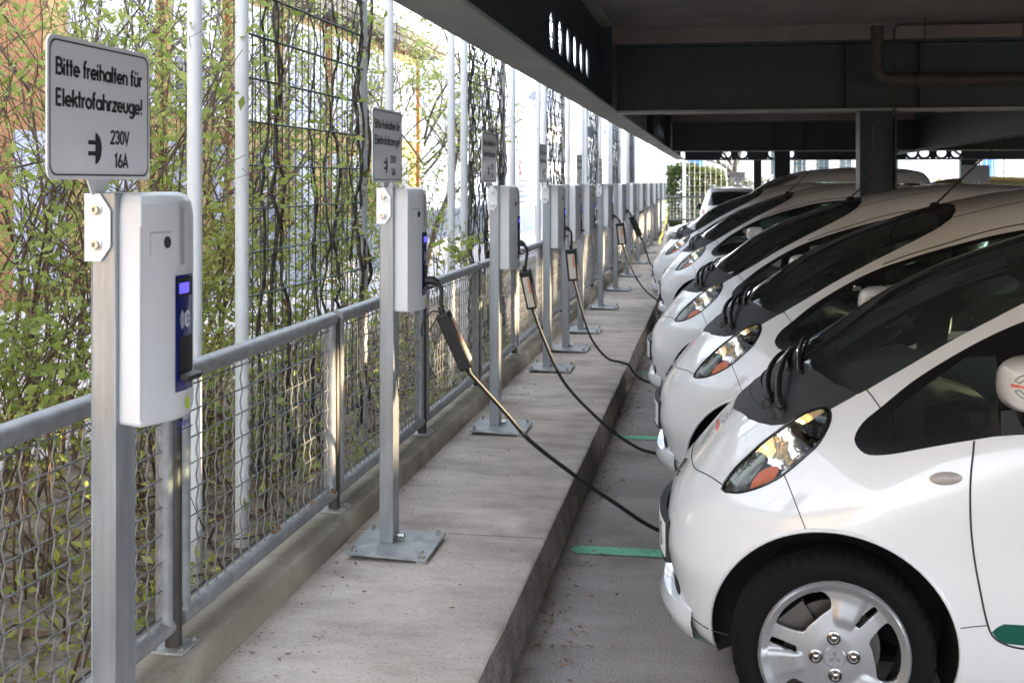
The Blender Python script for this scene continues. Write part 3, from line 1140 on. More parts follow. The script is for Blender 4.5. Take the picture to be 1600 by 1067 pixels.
def sdf(P, poly):
    """signed distance (inside positive) of points (n,2) to a closed polygon"""
    P = np.asarray(P, float)
    A = np.asarray(poly, float)
    B = np.roll(A, -1, 0)
    best = np.full(len(P), 1e9)
    ins = np.zeros(len(P), bool)
    for a, b in zip(A, B):
        e = b - a
        w = P - a
        t = np.clip((w @ e) / max(e @ e, 1e-12), 0, 1)
        q = w - t[:, None] * e
        best = np.minimum(best, (q ** 2).sum(1))
        c = ((a[1] <= P[:, 1]) & (b[1] > P[:, 1])) | ((b[1] <= P[:, 1]) & (a[1] > P[:, 1]))
        with np.errstate(all='ignore'):
            xx = a[0] + (P[:, 1] - a[1]) / (b[1] - a[1]) * e[0]
        ins ^= c & (P[:, 0] < xx)
    d = np.sqrt(best)
    return np.where(ins, d, -d)


class Patches:
    """one surface cut into regions along smooth outlines"""

    def __init__(s, V, F):
        s.V = [tuple(p) for p in V]
        s.reg = {'body': list(F)}

    def cut(s, src, name, fn):
        """move the part of region src where fn > 0 into region name"""
        V = np.array(s.V)
        F = s.reg[src]
        used = np.zeros(len(V), bool)
        for f in F:
            used[list(f)] = True
        idx = np.nonzero(used)[0]
        d = np.full(len(V), -1.0)
        d[idx] = fn(V[idx])
        d[np.abs(d) < 1e-7] = 1e-7
        d = d.tolist()
        new = {}
        inn, out = [], []
        for f in F:
            sg = [d[i] > 0 for i in f]
            if all(sg):
                inn.append(f)
            elif not any(sg):
                out.append(f)
            else:
                a, b = [], []
                n = len(f)
                for k in range(n):
                    i, j = f[k], f[(k + 1) % n]
                    (a if d[i] > 0 else b).append(i)
                    if (d[i] > 0) != (d[j] > 0):
                        key = (i, j) if i < j else (j, i)
                        q = new.get(key)
                        if q is None:
                            t = d[key[0]] / (d[key[0]] - d[key[1]])
                            p0, p1 = s.V[key[0]], s.V[key[1]]
                            q = new[key] = len(s.V)
                            s.V.append(tuple(p0[c] + (p1[c] - p0[c]) * t for c in range(3)))
                        a.append(q)
                        b.append(q)
                if len(a) > 2: inn.append(tuple(a))
                if len(b) > 2: out.append(tuple(b))
        s.reg[src] = out
        s.reg[name] = s.reg.get(name, []) + inn

    def get(s, name):
        F = s.reg[name]
        m = {}
        V = []
        G = []
        for f in F:
            g = []
            for i in f:
                if i not in m:
                    m[i] = len(V)
                    V.append(s.V[i])
                g.append(m[i])
            G.append(tuple(g))
        return np.array(V), G


class Shape:
    """body from plan-view slices: every height has its own nose, tail, half width and roundness"""

    def __init__(s, XF, XR, W, NF, XC, z0, z1, nr=3.6):
        s.XF, s.XR, s.W, s.NF, s.XC, s.z0, s.z1, s.nr = XF, XR, W, NF, XC, z0, z1, nr

    def surf(s, z, th):
        z, th = np.broadcast_arrays(np.asarray(z, float), np.asarray(th, float))
        xf, xr, w, n, xc = s.XF(z), s.XR(z), s.W(z), s.NF(z), s.XC(z)
        ct, st = np.cos(th), np.sin(th)
        fr = ct >= 0
        e = np.where(fr, 2 / n, 2 / s.nr)
        L = np.where(fr, xc - xf, xr - xc)
        return np.stack([xc - np.sign(ct) * L * np.abs(ct) ** e, np.sign(st) * w * np.abs(st) ** e, z], -1)

    def side_y(s, x, z):
        """half width at (x, z)"""
        xf, xr, w, n, xc = (float(f(z)) for f in (s.XF, s.XR, s.W, s.NF, s.XC))
        if x < xc:
            L, n = xc - xf, n
        else:
            L, n = xr - xc, s.nr
        t = min(abs(xc - x) / L, 1)
        return w * (1 - t ** n) ** (1 / n)

    def front_x(s, y, z):
        xf, w, n, xc = (float(f(z)) for f in (s.XF, s.W, s.NF, s.XC))
        t = min(abs(y) / max(w, 1e-6), 1)
        return xc - (xc - xf) * (1 - t ** n) ** (1 / n)

    def top_z(s, x, y):
        """height of the nose/roof surface over (x, y) in the front half"""
        lo, hi = s.z0 + .3, s.z1 - 1e-4
        for _ in range(44):
            mid = (lo + hi) / 2
            if abs(y) < float(s.W(mid)) and s.front_x(y, mid) <= x:
                lo = mid
            else:
                hi = mid
        return lo

    def grid(s, nz, nt):
        zs = s.z0 + (s.z1 - s.z0) * np.concatenate([np.linspace(0, .92, int(nz * .74), endpoint=False), 1 - .08 * (np.linspace(1, 0, nz - int(nz * .74))) ** 2])
        k = np.linspace(0, 1, nt // 2 + 1)
        # denser rows of points towards the nose corners
        kk = k + .10 * np.sin(2 * np.pi * k) * -.35
        th = np.concatenate([np.pi * kk[:-1], np.pi + np.pi * kk[:-1]])
        G = s.surf(zs[:, None], th[None, :])
        n = len(th)
        V = G.reshape(-1, 3)
        F = [(i * n + j, (i + 1) * n + j, (i + 1) * n + (j + 1) % n, i * n + (j + 1) % n) for i in range(len(zs) - 1) for j in range(n)]
        return V, F


def on_side(S, pts, sgn, off=.0):
    out = []
    for x, z in pts:
        y = S.side_y(x, z)
        out.append((x, sgn * (y + off), z))
    return out


def on_top(S, pts, off=.0):
    return [(x, y, S.top_z(x, y) + off) for x, y in pts]


# --- materials of the vehicles
def paint(name, col, rough=.28, coat=.9):
    """car paint outside, dark lining on the inner face of the panels"""
    m = mat(name, col, rough, coat=coat)
    nt = m.node_tree
    b = nt.nodes['Principled BSDF']
    geo = nt.nodes.new('ShaderNodeNewGeometry')
    d = nt.nodes.new('ShaderNodeBsdfDiffuse')
    d.inputs['Color'].default_value = (.22, .235, .225, 1)
    mx = nt.nodes.new('ShaderNodeMixShader')
    nt.links.new(geo.outputs['Backfacing'], mx.inputs[0])
    nt.links.new(b.outputs[0], mx.inputs[1])
    nt.links.new(d.outputs[0], mx.inputs[2])
    nt.links.new(mx.outputs[0], nt.nodes['Material Output'].inputs['Surface'])
    return m


M['paint_white'] = paint('white_car_paint', (.69, .70, .715))
M['paint_plain'] = mat('white_painted_part', (.69, .70, .715), .28, coat=.9)
M['paint_silver'] = paint('silver_car_paint', (.50, .50, .49), .3)
M['trim'] = mat('black_window_trim', (.008, .008, .009), .25)
M['cowl'] = mat('grey_cowl_plastic', (.030, .030, .033), .68, spec=.35, bscale=400, bstr=.08)
M['glass'] = glass_mat('tinted_car_glass', (.58, .65, .61), haze=.025)
M['glass_front'] = glass_mat('car_windscreen_glass', (.76, .82, .78), haze=.045)
M['lens'] = glass_mat('clear_lamp_lens', (.93, .94, .94), ior=1.28)
M['chrome'] = mat('lamp_reflector', (.50, .50, .51), .12, 1.0, col2=(.50, .40, .24), vscale=5, vlo=.55, vhi=.7, bscale=3.5, bstr=.45, bdist=.05)  # golden patches paint a warm reflection into the reflector colour
M['amber'] = mat('amber_indicator', (.62, .11, .002), .3, coat=.0, spec=.2, bscale=120, bstr=.2)
M['smoke'] = mat('lamp_dark_insert', (.035, .036, .036), .12, .6, bscale=20, bstr=.4)
M['olive'] = mat('lamp_projector_glass', (.10, .105, .085), .06, .5, bscale=14, bstr=.4)
M['tyre'] = mat('tyre_rubber', (.0055, .0054, .0056), .8, spec=.15, bscale=90, bstr=.1)
M['alloy'] = mat('silver_alloy', (.33, .33, .34), .36, .5, coat=.35)
M['alloy_dark'] = mat('dark_wheel_barrel', (.07, .07, .072), .5, .5)
M['disc'] = mat('brake_disc', (.12, .11, .10), .45, .8)
M['chrome_plain'] = mat('chrome', (.75, .75, .76), .12, 1.0)
M['nut'] = mat('dark_chrome_nut', (.30, .29, .28), .2, 1.0)
M['interior'] = mat('dark_cabin_plastic', (.09, .095, .09), .7)
M['seat'] = mat('grey_seat_fabric', (.28, .29, .28), .9)
M['green_stripe'] = mat('dark_green_door_stripe', (.004, .085, .06), .3, coat=.5)
M['sticker_green'] = mat('green_sticker_print', (.02, .13, .09), .5)
M['sticker_red'] = mat('red_sticker_print', (.80, .13, .07), .5)
M['plate_white'] = mat('white_number_plate', (.78, .78, .78), .4)
M['lining'] = mat('wheel_arch_lining', (.008, .008, .008), .9)
M['red_lamp'] = mat('red_tail_lamp', (.45, .01, .02), .15, coat=.6)
M['marker'] = mat('smoked_marker_lens', (.30, .26, .24), .15, coat=.5, bscale=200, bstr=.3)


def wheel(parent, x, side, yo, R=.285, rim=.208, alloy=True):
    """wheel with the outer face at |y| = yo on the given side"""
    w = thing('wheel', (x, side * yo, R), None, None)
    w.parent = parent
    if 'label' in w: del w['label']
    d = -side                       # towards the car
    ty = MB()
    seg = 168
    prof = [(rim - .006, .012), (rim + .006, .002), (rim + .03, -.006), (R - .032, -.004), (R - .012, .010), (R - .004, .022), (R, .04), (R, .125), (R - .012, .150), (R - .04, .158), (rim, .150)]
    ty.lathe([(r, d * h) for r, h in prof], (0, 0, 0), 'y', seg, close=False)
    # shoulder sipes
    for pi, dep in ((4, .006), (5, .009), (6, .004)):
        for k in range(0, seg, 3):
            i = pi * seg + k
            v = Vector(ty.v[i])
            rr = math.hypot(v.x, v.z)
            f = (rr - dep) / rr
            ty.v[i] = (v.x * f, v.y, v.z * f)
    for h in (.06, .083, .106):
        pass
    tyo = ty.build('tyre', M['tyre'], w, smooth=50)
    tg = MB()
    for h in (.062, .1):
        tg.lathe([(R + .0006, d * (h - .003)), (R + .0006, d * (h + .003))], (0, 0, 0), 'y', 72, close=False)
    tg.build('tread_groove', M['lining'], tyo)
    ba = MB()
    ba.lathe([(rim + .002, d * .004), (rim - .012, d * .03), (rim - .016, d * .14)], (0, 0, 0), 'y', 64, close=False)
    ba.build('barrel', M['alloy_dark'], w, smooth=40)
    bd = MB()
    bd.lathe([(.135, d * .075), (.135, d * .09)], (0, 0, 0), 'y', 40)
    bd.obox((-.10, d * .075, .075), (.035, 0, .03), (0, .025, 0), (-.02, 0, .03))
    bd.build('brake_disc', M['disc'], w, smooth=40)
    # alloy face: polar sheet with openings cut out, then given thickness
    nr, na = 26, 144
    rs = np.linspace(0.0, rim, nr)
    V = []
    for r in rs:
        for k in range(na):
            a = 2 * math.pi * k / na
            V.append((r * math.cos(a), r * math.sin(a), 0))
    F = [(i * na + k, i * na + (k + 1) % na, (i + 1) * na + (k + 1) % na, (i + 1) * na + k) for i in range(1, nr - 1) for k in range(na)]
    P = Patches(V, F + [tuple(na + k for k in range(na))])

    def pol(r, a):
        return (r * rim * math.cos(math.radians(a)), r * rim * math.sin(math.radians(a)))
    mir = 1 if side < 0 else -1
    for th in (0, 120, 240) if alloy else (0, 72, 144, 216, 288):
        if alloy:
            o1 = [pol(.50, 12 + th), pol(.52, 26 + th), pol(.85, 42 + th - 8), pol(.90, 24 + th), pol(.905, 8 + th), pol(.90, -10 + th), pol(.84, -22 + th), pol(.66, -28 + th), pol(.55, -12 + th)]
            o1 = cr(o1, 5, True)
            o2 = [pol(.50, 49 + th), pol(.86, 46.5 + th), pol(.875, 52.5 + th), pol(.50, 61 + th)]
        else:
            o1 = cr([pol(.36, th), pol(.85, -20 + th), pol(.88, th), pol(.85, 20 + th)], 5, True)
            o2 = None
        for j, o in enumerate((o1, o2)):
            if o is None: continue
            oo = np.array([(p[0] * mir, p[1]) for p in o])
            P.cut('body', 'hole%d' % j, lambda Q, oo=oo: sdf(Q[:, :2], oo))
    V2, F2 = P.get('body')
    rr = np.hypot(V2[:, 0], V2[:, 1]) / rim
    ang = np.degrees(np.arctan2(V2[:, 1], V2[:, 0] * mir)) % 120
    dish = .004 + .016 * np.clip((rr - .25) / .5, 0, 1) * np.clip((1 - rr) / .12, 0, 1) - .004 * np.clip((rr - .93) / .05, 0, 1)
    # raised blade between the slot and the next opening
    blade = np.clip((ang - 58) / 4, 0, 1) * np.clip((92 - ang) / 10, 0, 1) * np.clip((rr - .42) / .08, 0, 1)
    if alloy:
        dish = dish - .008 * blade
    V3 = np.stack([V2[:, 0], d * dish, V2[:, 1]], -1)
    fo = nmesh('rim', V3, F2, M['alloy'], w)
    so = fo.modifiers.new('thick', 'SOLIDIFY')
    so.thickness = .016
    so.offset = -1 if side > 0 else 1
    so.offset = 0
    bv = fo.modifiers.new('edge', 'BEVEL')
    bv.width = .0022
    bv.segments = 2
    bv.angle_limit = math.radians(50)
    fo.data.set_sharp_from_angle(angle=math.radians(40))
    if alloy:
        for k in range(4):
            a = math.radians(90 * k + 2)
            n = MB()
            c = (.052 * math.cos(a), -d * .006, .052 * math.sin(a))
            n.lathe([(.0195, d * .004), (.0195, d * .0), (.016, d * -.001), (.013, d * .003), (.010, d * .0005), (.0085, -d * .006), (.004, -d * .008)], c, 'y', 20)
            n.build('wheel_nut', M['nut'], w, smooth=35)
    c = MB()
    c.lathe([(.031, d * .004), (.031, -d * .007), (.028, -d * .0095)], (0, -d * .001, 0), 'y', 36)
    cap = c.build('hub_cap', M['alloy'], w, smooth=35)
    if alloy:
        e = MB()
        for k in range(3):
            a = math.radians(90 + 120 * k)
            u = Vector((math.cos(a), 0, math.sin(a)))
            v = Vector((-math.sin(a), 0, math.cos(a)))
            q = [u * .001, u * .0105 + v * .0055, u * .020, u * .0105 - v * .0055]
            o = Vector((0, -d * .0115, 0))
            e.add([p + o for p in q] + [p + o + Vector((0, d * .002, 0)) for p in q], [(0, 1, 2, 3), (0, 4, 5, 1), (1, 5, 6, 2), (2, 6, 7, 3), (3, 7, 4, 0)])
        e.build('emblem', M['chrome_plain'], cap)
    return w


CAR = Shape(
    XF=pchip([.15, .20, .27, .33, .45, .55, .624, .69, .79, .855, .935, 1.02, 1.111, 1.256, 1.356, 1.432, 1.49, 1.545, 1.585, 1.605, 1.612],
             [.16, .05, .03, .022, .0, .012, .045, .095, .175, .235, .325, .425, .554, .761, .965, 1.168, 1.345, 1.57, 1.78, 1.95, 2.05]),
    XR=pchip([.15, .25, .45, .9, 1.2, 1.4, 1.52, 1.575, 1.60, 1.612], [3.35, 3.44, 3.475, 3.45, 3.36, 3.22, 3.02, 2.75, 2.45, 2.05]),
    W=pchip([.15, .22, .35, .5, .7, .85, .95, 1.05, 1.15, 1.3, 1.42, 1.5, 1.55, 1.585, 1.605, 1.612],
            [.63, .675, .715, .735, .737, .728, .708, .675, .645, .597, .553, .505, .44, .34, .19, .0]),
    NF=pchip([.15, .3, .6, .8, .95, 1.1, 1.4, 1.6], [3.0, 3.2, 3.0, 2.7, 2.6, 2.6, 2.5, 2.2]),
    XC=pchip([.15, .6, .9, 1.1, 1.3, 1.5, 1.6, 1.612], [.95, .95, 1.15, 1.45, 1.75, 1.95, 2.0, 2.05]), z0=.15, z1=1.612)

WXF, WXR, RA = .496, 3.046, .347


def lampview(Q):
    """flatten the lamp region along a slanting view of the front corner"""
    y = np.abs(Q[:, 1])
    return np.stack([Q[:, 0] + .0476 * y, Q[:, 2] - .2165 * y], -1)


HEADLAMP = np.array(cr([(.207, .578), (.24, .635), (.285, .682), (.331, .727), (.393, .776), (.446, .815), (.491, .834), (.519, .836), (.529, .82), (.524, .787), (.495, .732), (.46, .695), (.392, .634), (.34, .601), (.287, .579), (.25, .571)], 5, True))
AMBER = np.array(cr([(.279, .590), (.286, .62), (.307, .646), (.339, .663), (.364, .661), (.357, .641), (.343, .62), (.304, .593)], 5, True))
AMBER2 = np.array([(.385, .640), (.401, .668), (.42, .677), (.452, .697), (.425, .662), (.397, .638)])
SMOKE = np.array(cr([(.425, .781), (.457, .801), (.498, .826), (.522, .824), (.520, .787), (.488, .749), (.461, .756), (.432, .771)], 5, True))
OLIVE = np.array(cr([(.210, .580), (.242, .643), (.300, .698), (.326, .690), (.301, .642), (.269, .600), (.24, .572)], 5, True))
WINDSCREEN = np.array([(.44, -.01), (.448, .15), (.475, .3), (.52, .43), (.585, .523), (.608, .524), (.715, .517), (.831, .508), (.967, .503), (1.1, .492), (1.22, .476), (1.32, .452), (1.39, .405), (1.425, .33), (1.443, .2), (1.447, -.01)])
BLACKTOP = np.array([(1.31, -.01), (1.315, .2), (1.34, .33), (1.33, .46), (1.6, .46), (1.6, -.01)])
COWLP = np.array([(.224, -.01), (.228, .05), (.238, .12), (.27, .285), (.30, .36), (.335, .42), (.38, .463), (.44, .475), (.503, .515), (.60, .5235), (.62, .50), (.585, .523), (.52, .43), (.475, .3), (.448, .15), (.44, -.01)])
HOODP = np.array([(.084, -.01), (.09, .15), (.105, .25), (.135, .345), (.17, .43), (.19, .47), (.45, .49), (.40, .30), (.33, -.01)])
DLO = np.array(cr([(.562, .872), (.566, .893), (.592, .928), (.637, .965), (.731, 1.04), (.845, 1.114), (.951, 1.175), (1.055, 1.224), (1.171, 1.266), (1.307, 1.311), (1.547, 1.378), (1.75, 1.415), (2.05, 1.437), (2.4, 1.43), (2.75, 1.385), (2.98, 1.31), (3.08, 1.22), (3.06, 1.10), (2.95, 1.03), (2.7, 1.0), (2.2, .99), (1.5, .962), (1.006, .926), (.873, .905), (.754, .877), (.66, .852), (.60, .843), (.575, .853)], 4, True))
QGLASS = np.array(cr([(.625, .898), (.66, .950), (.75, 1.022), (.85, 1.093), (.915, 1.135), (.955, 1.135), (.955, 1.05), (.935, .955), (.88, .928), (.76, .905), (.66, .885)], 5, True))
DGLASS = np.array([(1.055, .965), (1.068, 1.205), (1.171, 1.248), (1.307, 1.293), (1.547, 1.360), (1.72, 1.394), (1.93, 1.413), (1.95, 1.25), (1.945, 1.003), (1.5, .985)])
RGLASS = np.array(cr([(2.05, 1.01), (2.05, 1.2), (2.05, 1.41), (2.4, 1.41), (2.72, 1.365), (2.93, 1.29), (3.02, 1.21), (3.0, 1.12), (2.9, 1.06), (2.6, 1.025), (2.3, 1.015)], 4, True))
MOUTH = np.array(cr([(-.01, .275), (.22, .277), (.29, .285), (.345, .31), (.35, .335), (.33, .355), (.27, .356), (-.01, .352)], 4)[:-1] + [(-.01, .352)])
TAILGLASS = np.array([(-.01, 1.02), (.40, 1.02), (.50, 1.06), (.44, 1.36), (.34, 1.43), (-.01, 1.45)])
STRIPE = np.array([(.905, .405), (.915, .372), (.945, .348), (.99, .338), (1.9, .330), (1.93, .405)])


def make_hatch(label):
    t = thing('electric_car', (0, 0, 0), label, 'car', 'white electric cars parked in a row')
    V, F = CAR.grid(128, 320)
    P = Patches(V, F)
    yv = lambda Q: np.abs(Q[:, 1])
    for wx in (WXF, WXR):
        P.cut('body', 'arch', lambda Q: np.where(yv(Q) > .36, RA - np.hypot(Q[:, 0] - wx, Q[:, 2] - .285), -1))
    front = lambda Q, fn: np.where(Q[:, 0] < 1.9, fn(Q), -1)
    P.cut('body', 'lens', lambda Q: front(Q, lambda q: sdf(lampview(q), HEADLAMP)))
    plan = lambda Q: np.stack([Q[:, 0], yv(Q)], -1)
    up_ = lambda Q, zmin, fn: np.where((Q[:, 2] > zmin) & (Q[:, 0] < 2.0), fn(Q), -1)
    P.cut('body', 'screen', lambda Q: up_(Q, .80, lambda q: sdf(plan(q), WINDSCREEN)))
    P.cut('screen', 'blacktop', lambda Q: sdf(plan(Q), BLACKTOP))
    P.cut('body', 'cowl', lambda Q: up_(Q, .72, lambda q: sdf(plan(q), COWLP)))
    P.cut('body', 'hood', lambda Q: up_(Q, .55, lambda q: sdf(plan(q), HOODP)))
    side = lambda Q: np.stack([Q[:, 0], Q[:, 2]], -1)
    P.cut('body', 'trim', lambda Q: np.where(yv(Q) > .3, sdf(side(Q), DLO), -1))
    P.cut('trim', 'qglass', lambda Q: sdf(side(Q), QGLASS))
    P.cut('trim', 'dglass', lambda Q: sdf(side(Q), DGLASS))
    P.cut('trim', 'rglass', lambda Q: sdf(side(Q), RGLASS))
    P.cut('body', 'mouth', lambda Q: np.where(Q[:, 0] < .5, sdf(np.stack([yv(Q), Q[:, 2]], -1), MOUTH), -1))
    P.cut('body', 'tail', lambda Q: np.where(Q[:, 0] > 2.8, sdf(np.stack([yv(Q), Q[:, 2]], -1), TAILGLASS), -1))
    P.cut('body', 'stripe', lambda Q: np.where(yv(Q) > .3, sdf(side(Q), STRIPE), -1))

    def part(name, reg, m, parent=t, shift=0.0, pick=None):
        V, F = P.get(reg)
        if pick is not None:
            keep = [f for f in F if pick(V[list(f)].mean(0))]
            used = sorted({i for f in keep for i in f})
            mp = {i: k for k, i in enumerate(used)}
            V = V[used]
            F = [tuple(mp[i] for i in f) for f in keep]
        if shift:
            V = V + np.array([0, 0, 0])
        return nmesh(name, V, F, m, parent)
    near = lambda c: c[1] < 0
    far_ = lambda c: c[1] >= 0
    body = part('body', 'body', M['paint_white'])
    part('door_stripe', 'stripe', M['green_stripe'], pick=near)
    part('door_stripe', 'stripe', M['green_stripe'], pick=far_)
    part('bonnet', 'hood', M['paint_white'])
    part('cowl_cover', 'cowl', M['cowl'])
    part('windscreen', 'screen', M['glass_front'])
    part('windscreen_top', 'blacktop', M['trim'])
    part('tailgate_window', 'tail', M['glass'])
    part('bumper_grille', 'mouth', M['lining'])
    for pk in (near, far_):
        w = part('window_surround', 'trim', M['trim'], pick=pk)
        part('quarter_window', 'qglass', M['glass'], pick=pk)
        part('door_window', 'dglass', M['glass'], pick=pk)
        part('rear_window', 'rglass', M['glass'], pick=pk)
    # headlamps: lens, bowl, indicator, inserts, black rim
    for pk, sg in ((near, -1), (far_, 1)):
        Vl, Fl = P.get('lens')
        keep = [f for f in Fl if pk(Vl[list(f)].mean(0))]
        used = sorted({i for f in keep for i in f})
        mp = {i: k for k, i in enumerate(used)}
        Vl = Vl[used]
        Fl = [tuple(mp[i] for i in f) for f in keep]
        lens = nmesh('headlamp', Vl, Fl, M['lens'], t)
        B = Patches(Vl, Fl)
        for nm, pl in (('amber', AMBER), ('amber', AMBER2), ('smoke', SMOKE), ('olive', OLIVE)):
            B.cut('body', nm, lambda Q, pl=pl: sdf(lampview(Q), pl))
        for nm, reg, mm, dep in (('reflector', 'body', 'chrome', .040), ('indicator', 'amber', 'amber', .026), ('dark_insert', 'smoke', 'smoke', .02), ('projector', 'olive', 'olive', .022)):
            Vb, Fb = B.get(reg)
            L2 = lampview(Vb)
            dist = np.clip(sdf(L2, HEADLAMP), 0, 1)
            inward = np.array([.62, -.62 * sg, -.48])
            dd = np.minimum(dep, .004 + dist * 1.1)
            if reg == 'body':
                dd = dd + .006 * np.sin(L2[:, 0] * 38 + L2[:, 1] * 20) * np.clip(dist * 40, 0, 1)
            nmesh(nm, Vb + inward * dd[:, None], Fb, M[mm], lens)
        # main beam lens in its chrome ring
        bc = np.array([.405, sg * .545, .835])
        ax = Vector((-.80, sg * .45, .40)).normalized()
        rot = ax.to_track_quat('Z', 'Y').to_matrix()
        pr = MB().lathe([(.036, -.03), (.034, -.006), (.029, .003), (.018, .011), (.0, .0145)], (0, 0, 0), 'z', 20, close=False)
        pr.v = [tuple(rot @ Vector(q) + Vector(bc) + Vector((.03, -.03 * sg, -.022))) for q in pr.v]
        pr.build('beam_lens', M['smoke'], lens, smooth=60)
        rg = MB().lathe([(.043, -.03), (.044, -.002), (.037, .001), (.035, -.01)], (0, 0, 0), 'z', 24, close=False)
        rg.v = [tuple(rot @ Vector(q) + Vector(bc) + Vector((.03, -.03 * sg, -.022))) for q in rg.v]
        rg.build('beam_ring', M['chrome_plain'], lens, smooth=60)
        # dark rim following the outline
        rim_pts = []
        for (a, b) in HEADLAMP[::2]:
            # solve the surface point with that flattened position
            lo = None
            y = .5
            for _ in range(60):
                x = a - .0476 * y
                z = b + .2165 * y
                z = min(max(z, .3), 1.5)
                y2 = CAR.side_y(min(x, float(CAR.XC(z)) - 1e-3), z) if x > float(CAR.XF(z)) else y * .97
                y = .6 * y + .4 * y2
            rim_pts.append((a - .0476 * y, sg * y, b + .2165 * y))
        MB().tube(rim_pts, .0042, 6, closed=True).build('headlamp_rim', M['trim'], lens, smooth=60)

    # panel gaps as thin dark seams sunk into the skin
    def seam(name, pts, r=.0022):
        MB().tube(pts, r, 5, cap=False).build(name, M['seamdark'], body, smooth=80)
    for sg in (-1, 1):
        seam('bumper_gap', on_side(CAR, cr([(.366, .758), (.385, .715), (.405, .665), (.425, .618)], 5), sg, -.0012))
        seam('door_gap', on_side(CAR, cr([(.876, .903), (.862, .80), (.860, .70), (.868, .60), (.885, .50), (.905, .41), (.925, .365), (.965, .342), (1.02, .334)], 5), sg, -.0008), .0034)
        seam('door_gap', on_side(CAR, [(1.02 + .09 * i, .334) for i in range(11)], sg, -.0008), .003)
        seam('door_gap', on_side(CAR, cr([(1.925, .335), (1.965, .45), (1.985, .6), (1.99, .8), (1.985, .985)], 5), sg, -.0008), .003)
        seam('sill_gap', on_side(CAR, [(.836, .385), (.87, .392), (.905, .398)], sg, -.001), .0022)
        seam('window_frame_gap', on_side(CAR, cr([(1.06, 1.236), (1.171, 1.281), (1.337, 1.336), (1.547, 1.402), (1.75, 1.440), (2.0, 1.458), (2.3, 1.458), (2.6, 1.432)], 6), sg, -.001), .0036)
        seam('pillar_gap', [(x, sg * y, z) for x, y, z in [(.608, .522, CAR.top_z(.608, .522) + .0005), (.622, .553, CAR.top_z(.622, .553)), (.640, .592, CAR.top_z(.640, .592))]], .0022)
        seam('roof_gap', [(x, sg * y, CAR.top_z(x, y) - .001) for x, y in cr([(1.40, .40), (1.5, .408), (1.65, .412), (1.8, .412), (1.92, .41)], 5)], .003)
        seam('lower_bumper_gap', [(CAR.front_x(y, z) - .0003, sg * y, z) for y, z in [(.40, .262), (.44, .257), (.48, .254), (.52, .257), (.55, .262)]], .0022)
        # wheel arches: inner lining and rolled lip
        for wx, a0, a1 in ((WXF, -22, 202), (WXR, -22, 202)):
            lip, inn = [], []
            for k in range(49):
                a = math.radians(a0 + (a1 - a0) * k / 48)
                x, z = wx + RA * math.cos(a), .285 + RA * math.sin(a)
                z = max(z, .152)
                y = CAR.side_y(x, z)
                lip.append((x, sg * (y - .002), z))
                inn.append((x, sg * .40, z))
            MB().tube(lip, .0065, 7).build('arch_lip', M['paint_plain'], body, smooth=70)
            lm = MB()
            n = len(lip)
            lm.add(lip + inn, [(i, i + 1, n + i + 1, n + i) for i in range(n - 1)])
            cc = len(lm.v)
            lm.v.append((wx, sg * .40, .3))
            lm.f += [(n + i, n + i + 1, cc) for i in range(n - 1)]
            lm.build('arch_lining', M['lining'], body, smooth=60)
        # side marker
        m = MB()
        m.add([(.797 + .043 * math.cos(a), sg * (CAR.side_y(.797 + .043 * math.cos(a), .80 + .018 * math.sin(a)) + .004 * (1 if i else 1)), .80 + .018 * math.sin(a) + .004 * math.cos(a)) for i, a in enumerate([2 * math.pi * k / 24 for k in range(24)])]
              + [(.797, sg * (CAR.side_y(.797, .8) + .010), .80)], [(k, (k + 1) % 24, 24) for k in range(24)])
        m.build('side_marker', M['marker'], t, smooth=70)
        # door handle
        hb = MB()
        yh = CAR.side_y(1.8, .86)
        hb.tube([(1.70, sg * (yh - .002), .86), (1.725, sg * (yh + .026), .862), (1.80, sg * (yh + .030), .863), (1.86, sg * (yh + .026), .862), (1.885, sg * (yh - .002), .86)], .011, 8)
        hb.build('door_handle', M['paint_plain'], t, smooth=60)
        # door mirror: rounded shell on a black foot
        mc = Vector((1.01, sg * .815, 1.088))
        sh = MB()
        nu, nv = 22, 14
        for i in range(nv + 1):
            ph = -math.pi / 2 + math.pi * i / nv
            for j in range(nu):
                a = 2 * math.pi * j / nu
                e = .72
                sp = lambda v: math.copysign(abs(v) ** e, v)
                x = -.094 * sp(math.cos(ph)) * sp(math.cos(a))
                if x > .07: x = .07 + (x - .07) * .15
                sh.v.append((mc.x + x, mc.y + .122 * sp(math.cos(ph)) * sp(math.sin(a)), mc.z + .074 * sp(math.sin(ph)) - .01 * (sg * sp(math.cos(ph)) * sp(math.sin(a)) < 0)))
        sh.f = [(i * nu + j, i * nu + (j + 1) % nu, (i + 1) * nu + (j + 1) % nu, (i + 1) * nu + j) for i in range(nv) for j in range(nu)]
        mir = sh.build('door_mirror', M['paint_plain'], t, smooth=75)
        ft = MB()
        yb = CAR.side_y(1.02, .955)
        ft.tube([(1.03, sg * (yb - .02), .955), (1.02, sg * .74, .985), (1.01, sg * .80, 1.045)], [.035, .028, .02], 10)
        ft.obox((1.02, sg * (yb - .004), .965), (.075, 0, .01), (0, .014, 0), (0, 0, .035))
        ft.build('mirror_foot', M['trim'], mir, smooth=50)
        gl = MB()
        gl.add([(mc.x + .0745, mc.y + .098 * math.cos(a), mc.z + .055 * math.sin(a)) for a in [2 * math.pi * k / 24 for k in range(24)]], [tuple(range(24))])
        gl.build('mirror_glass', M['chrome_plain'], mir)
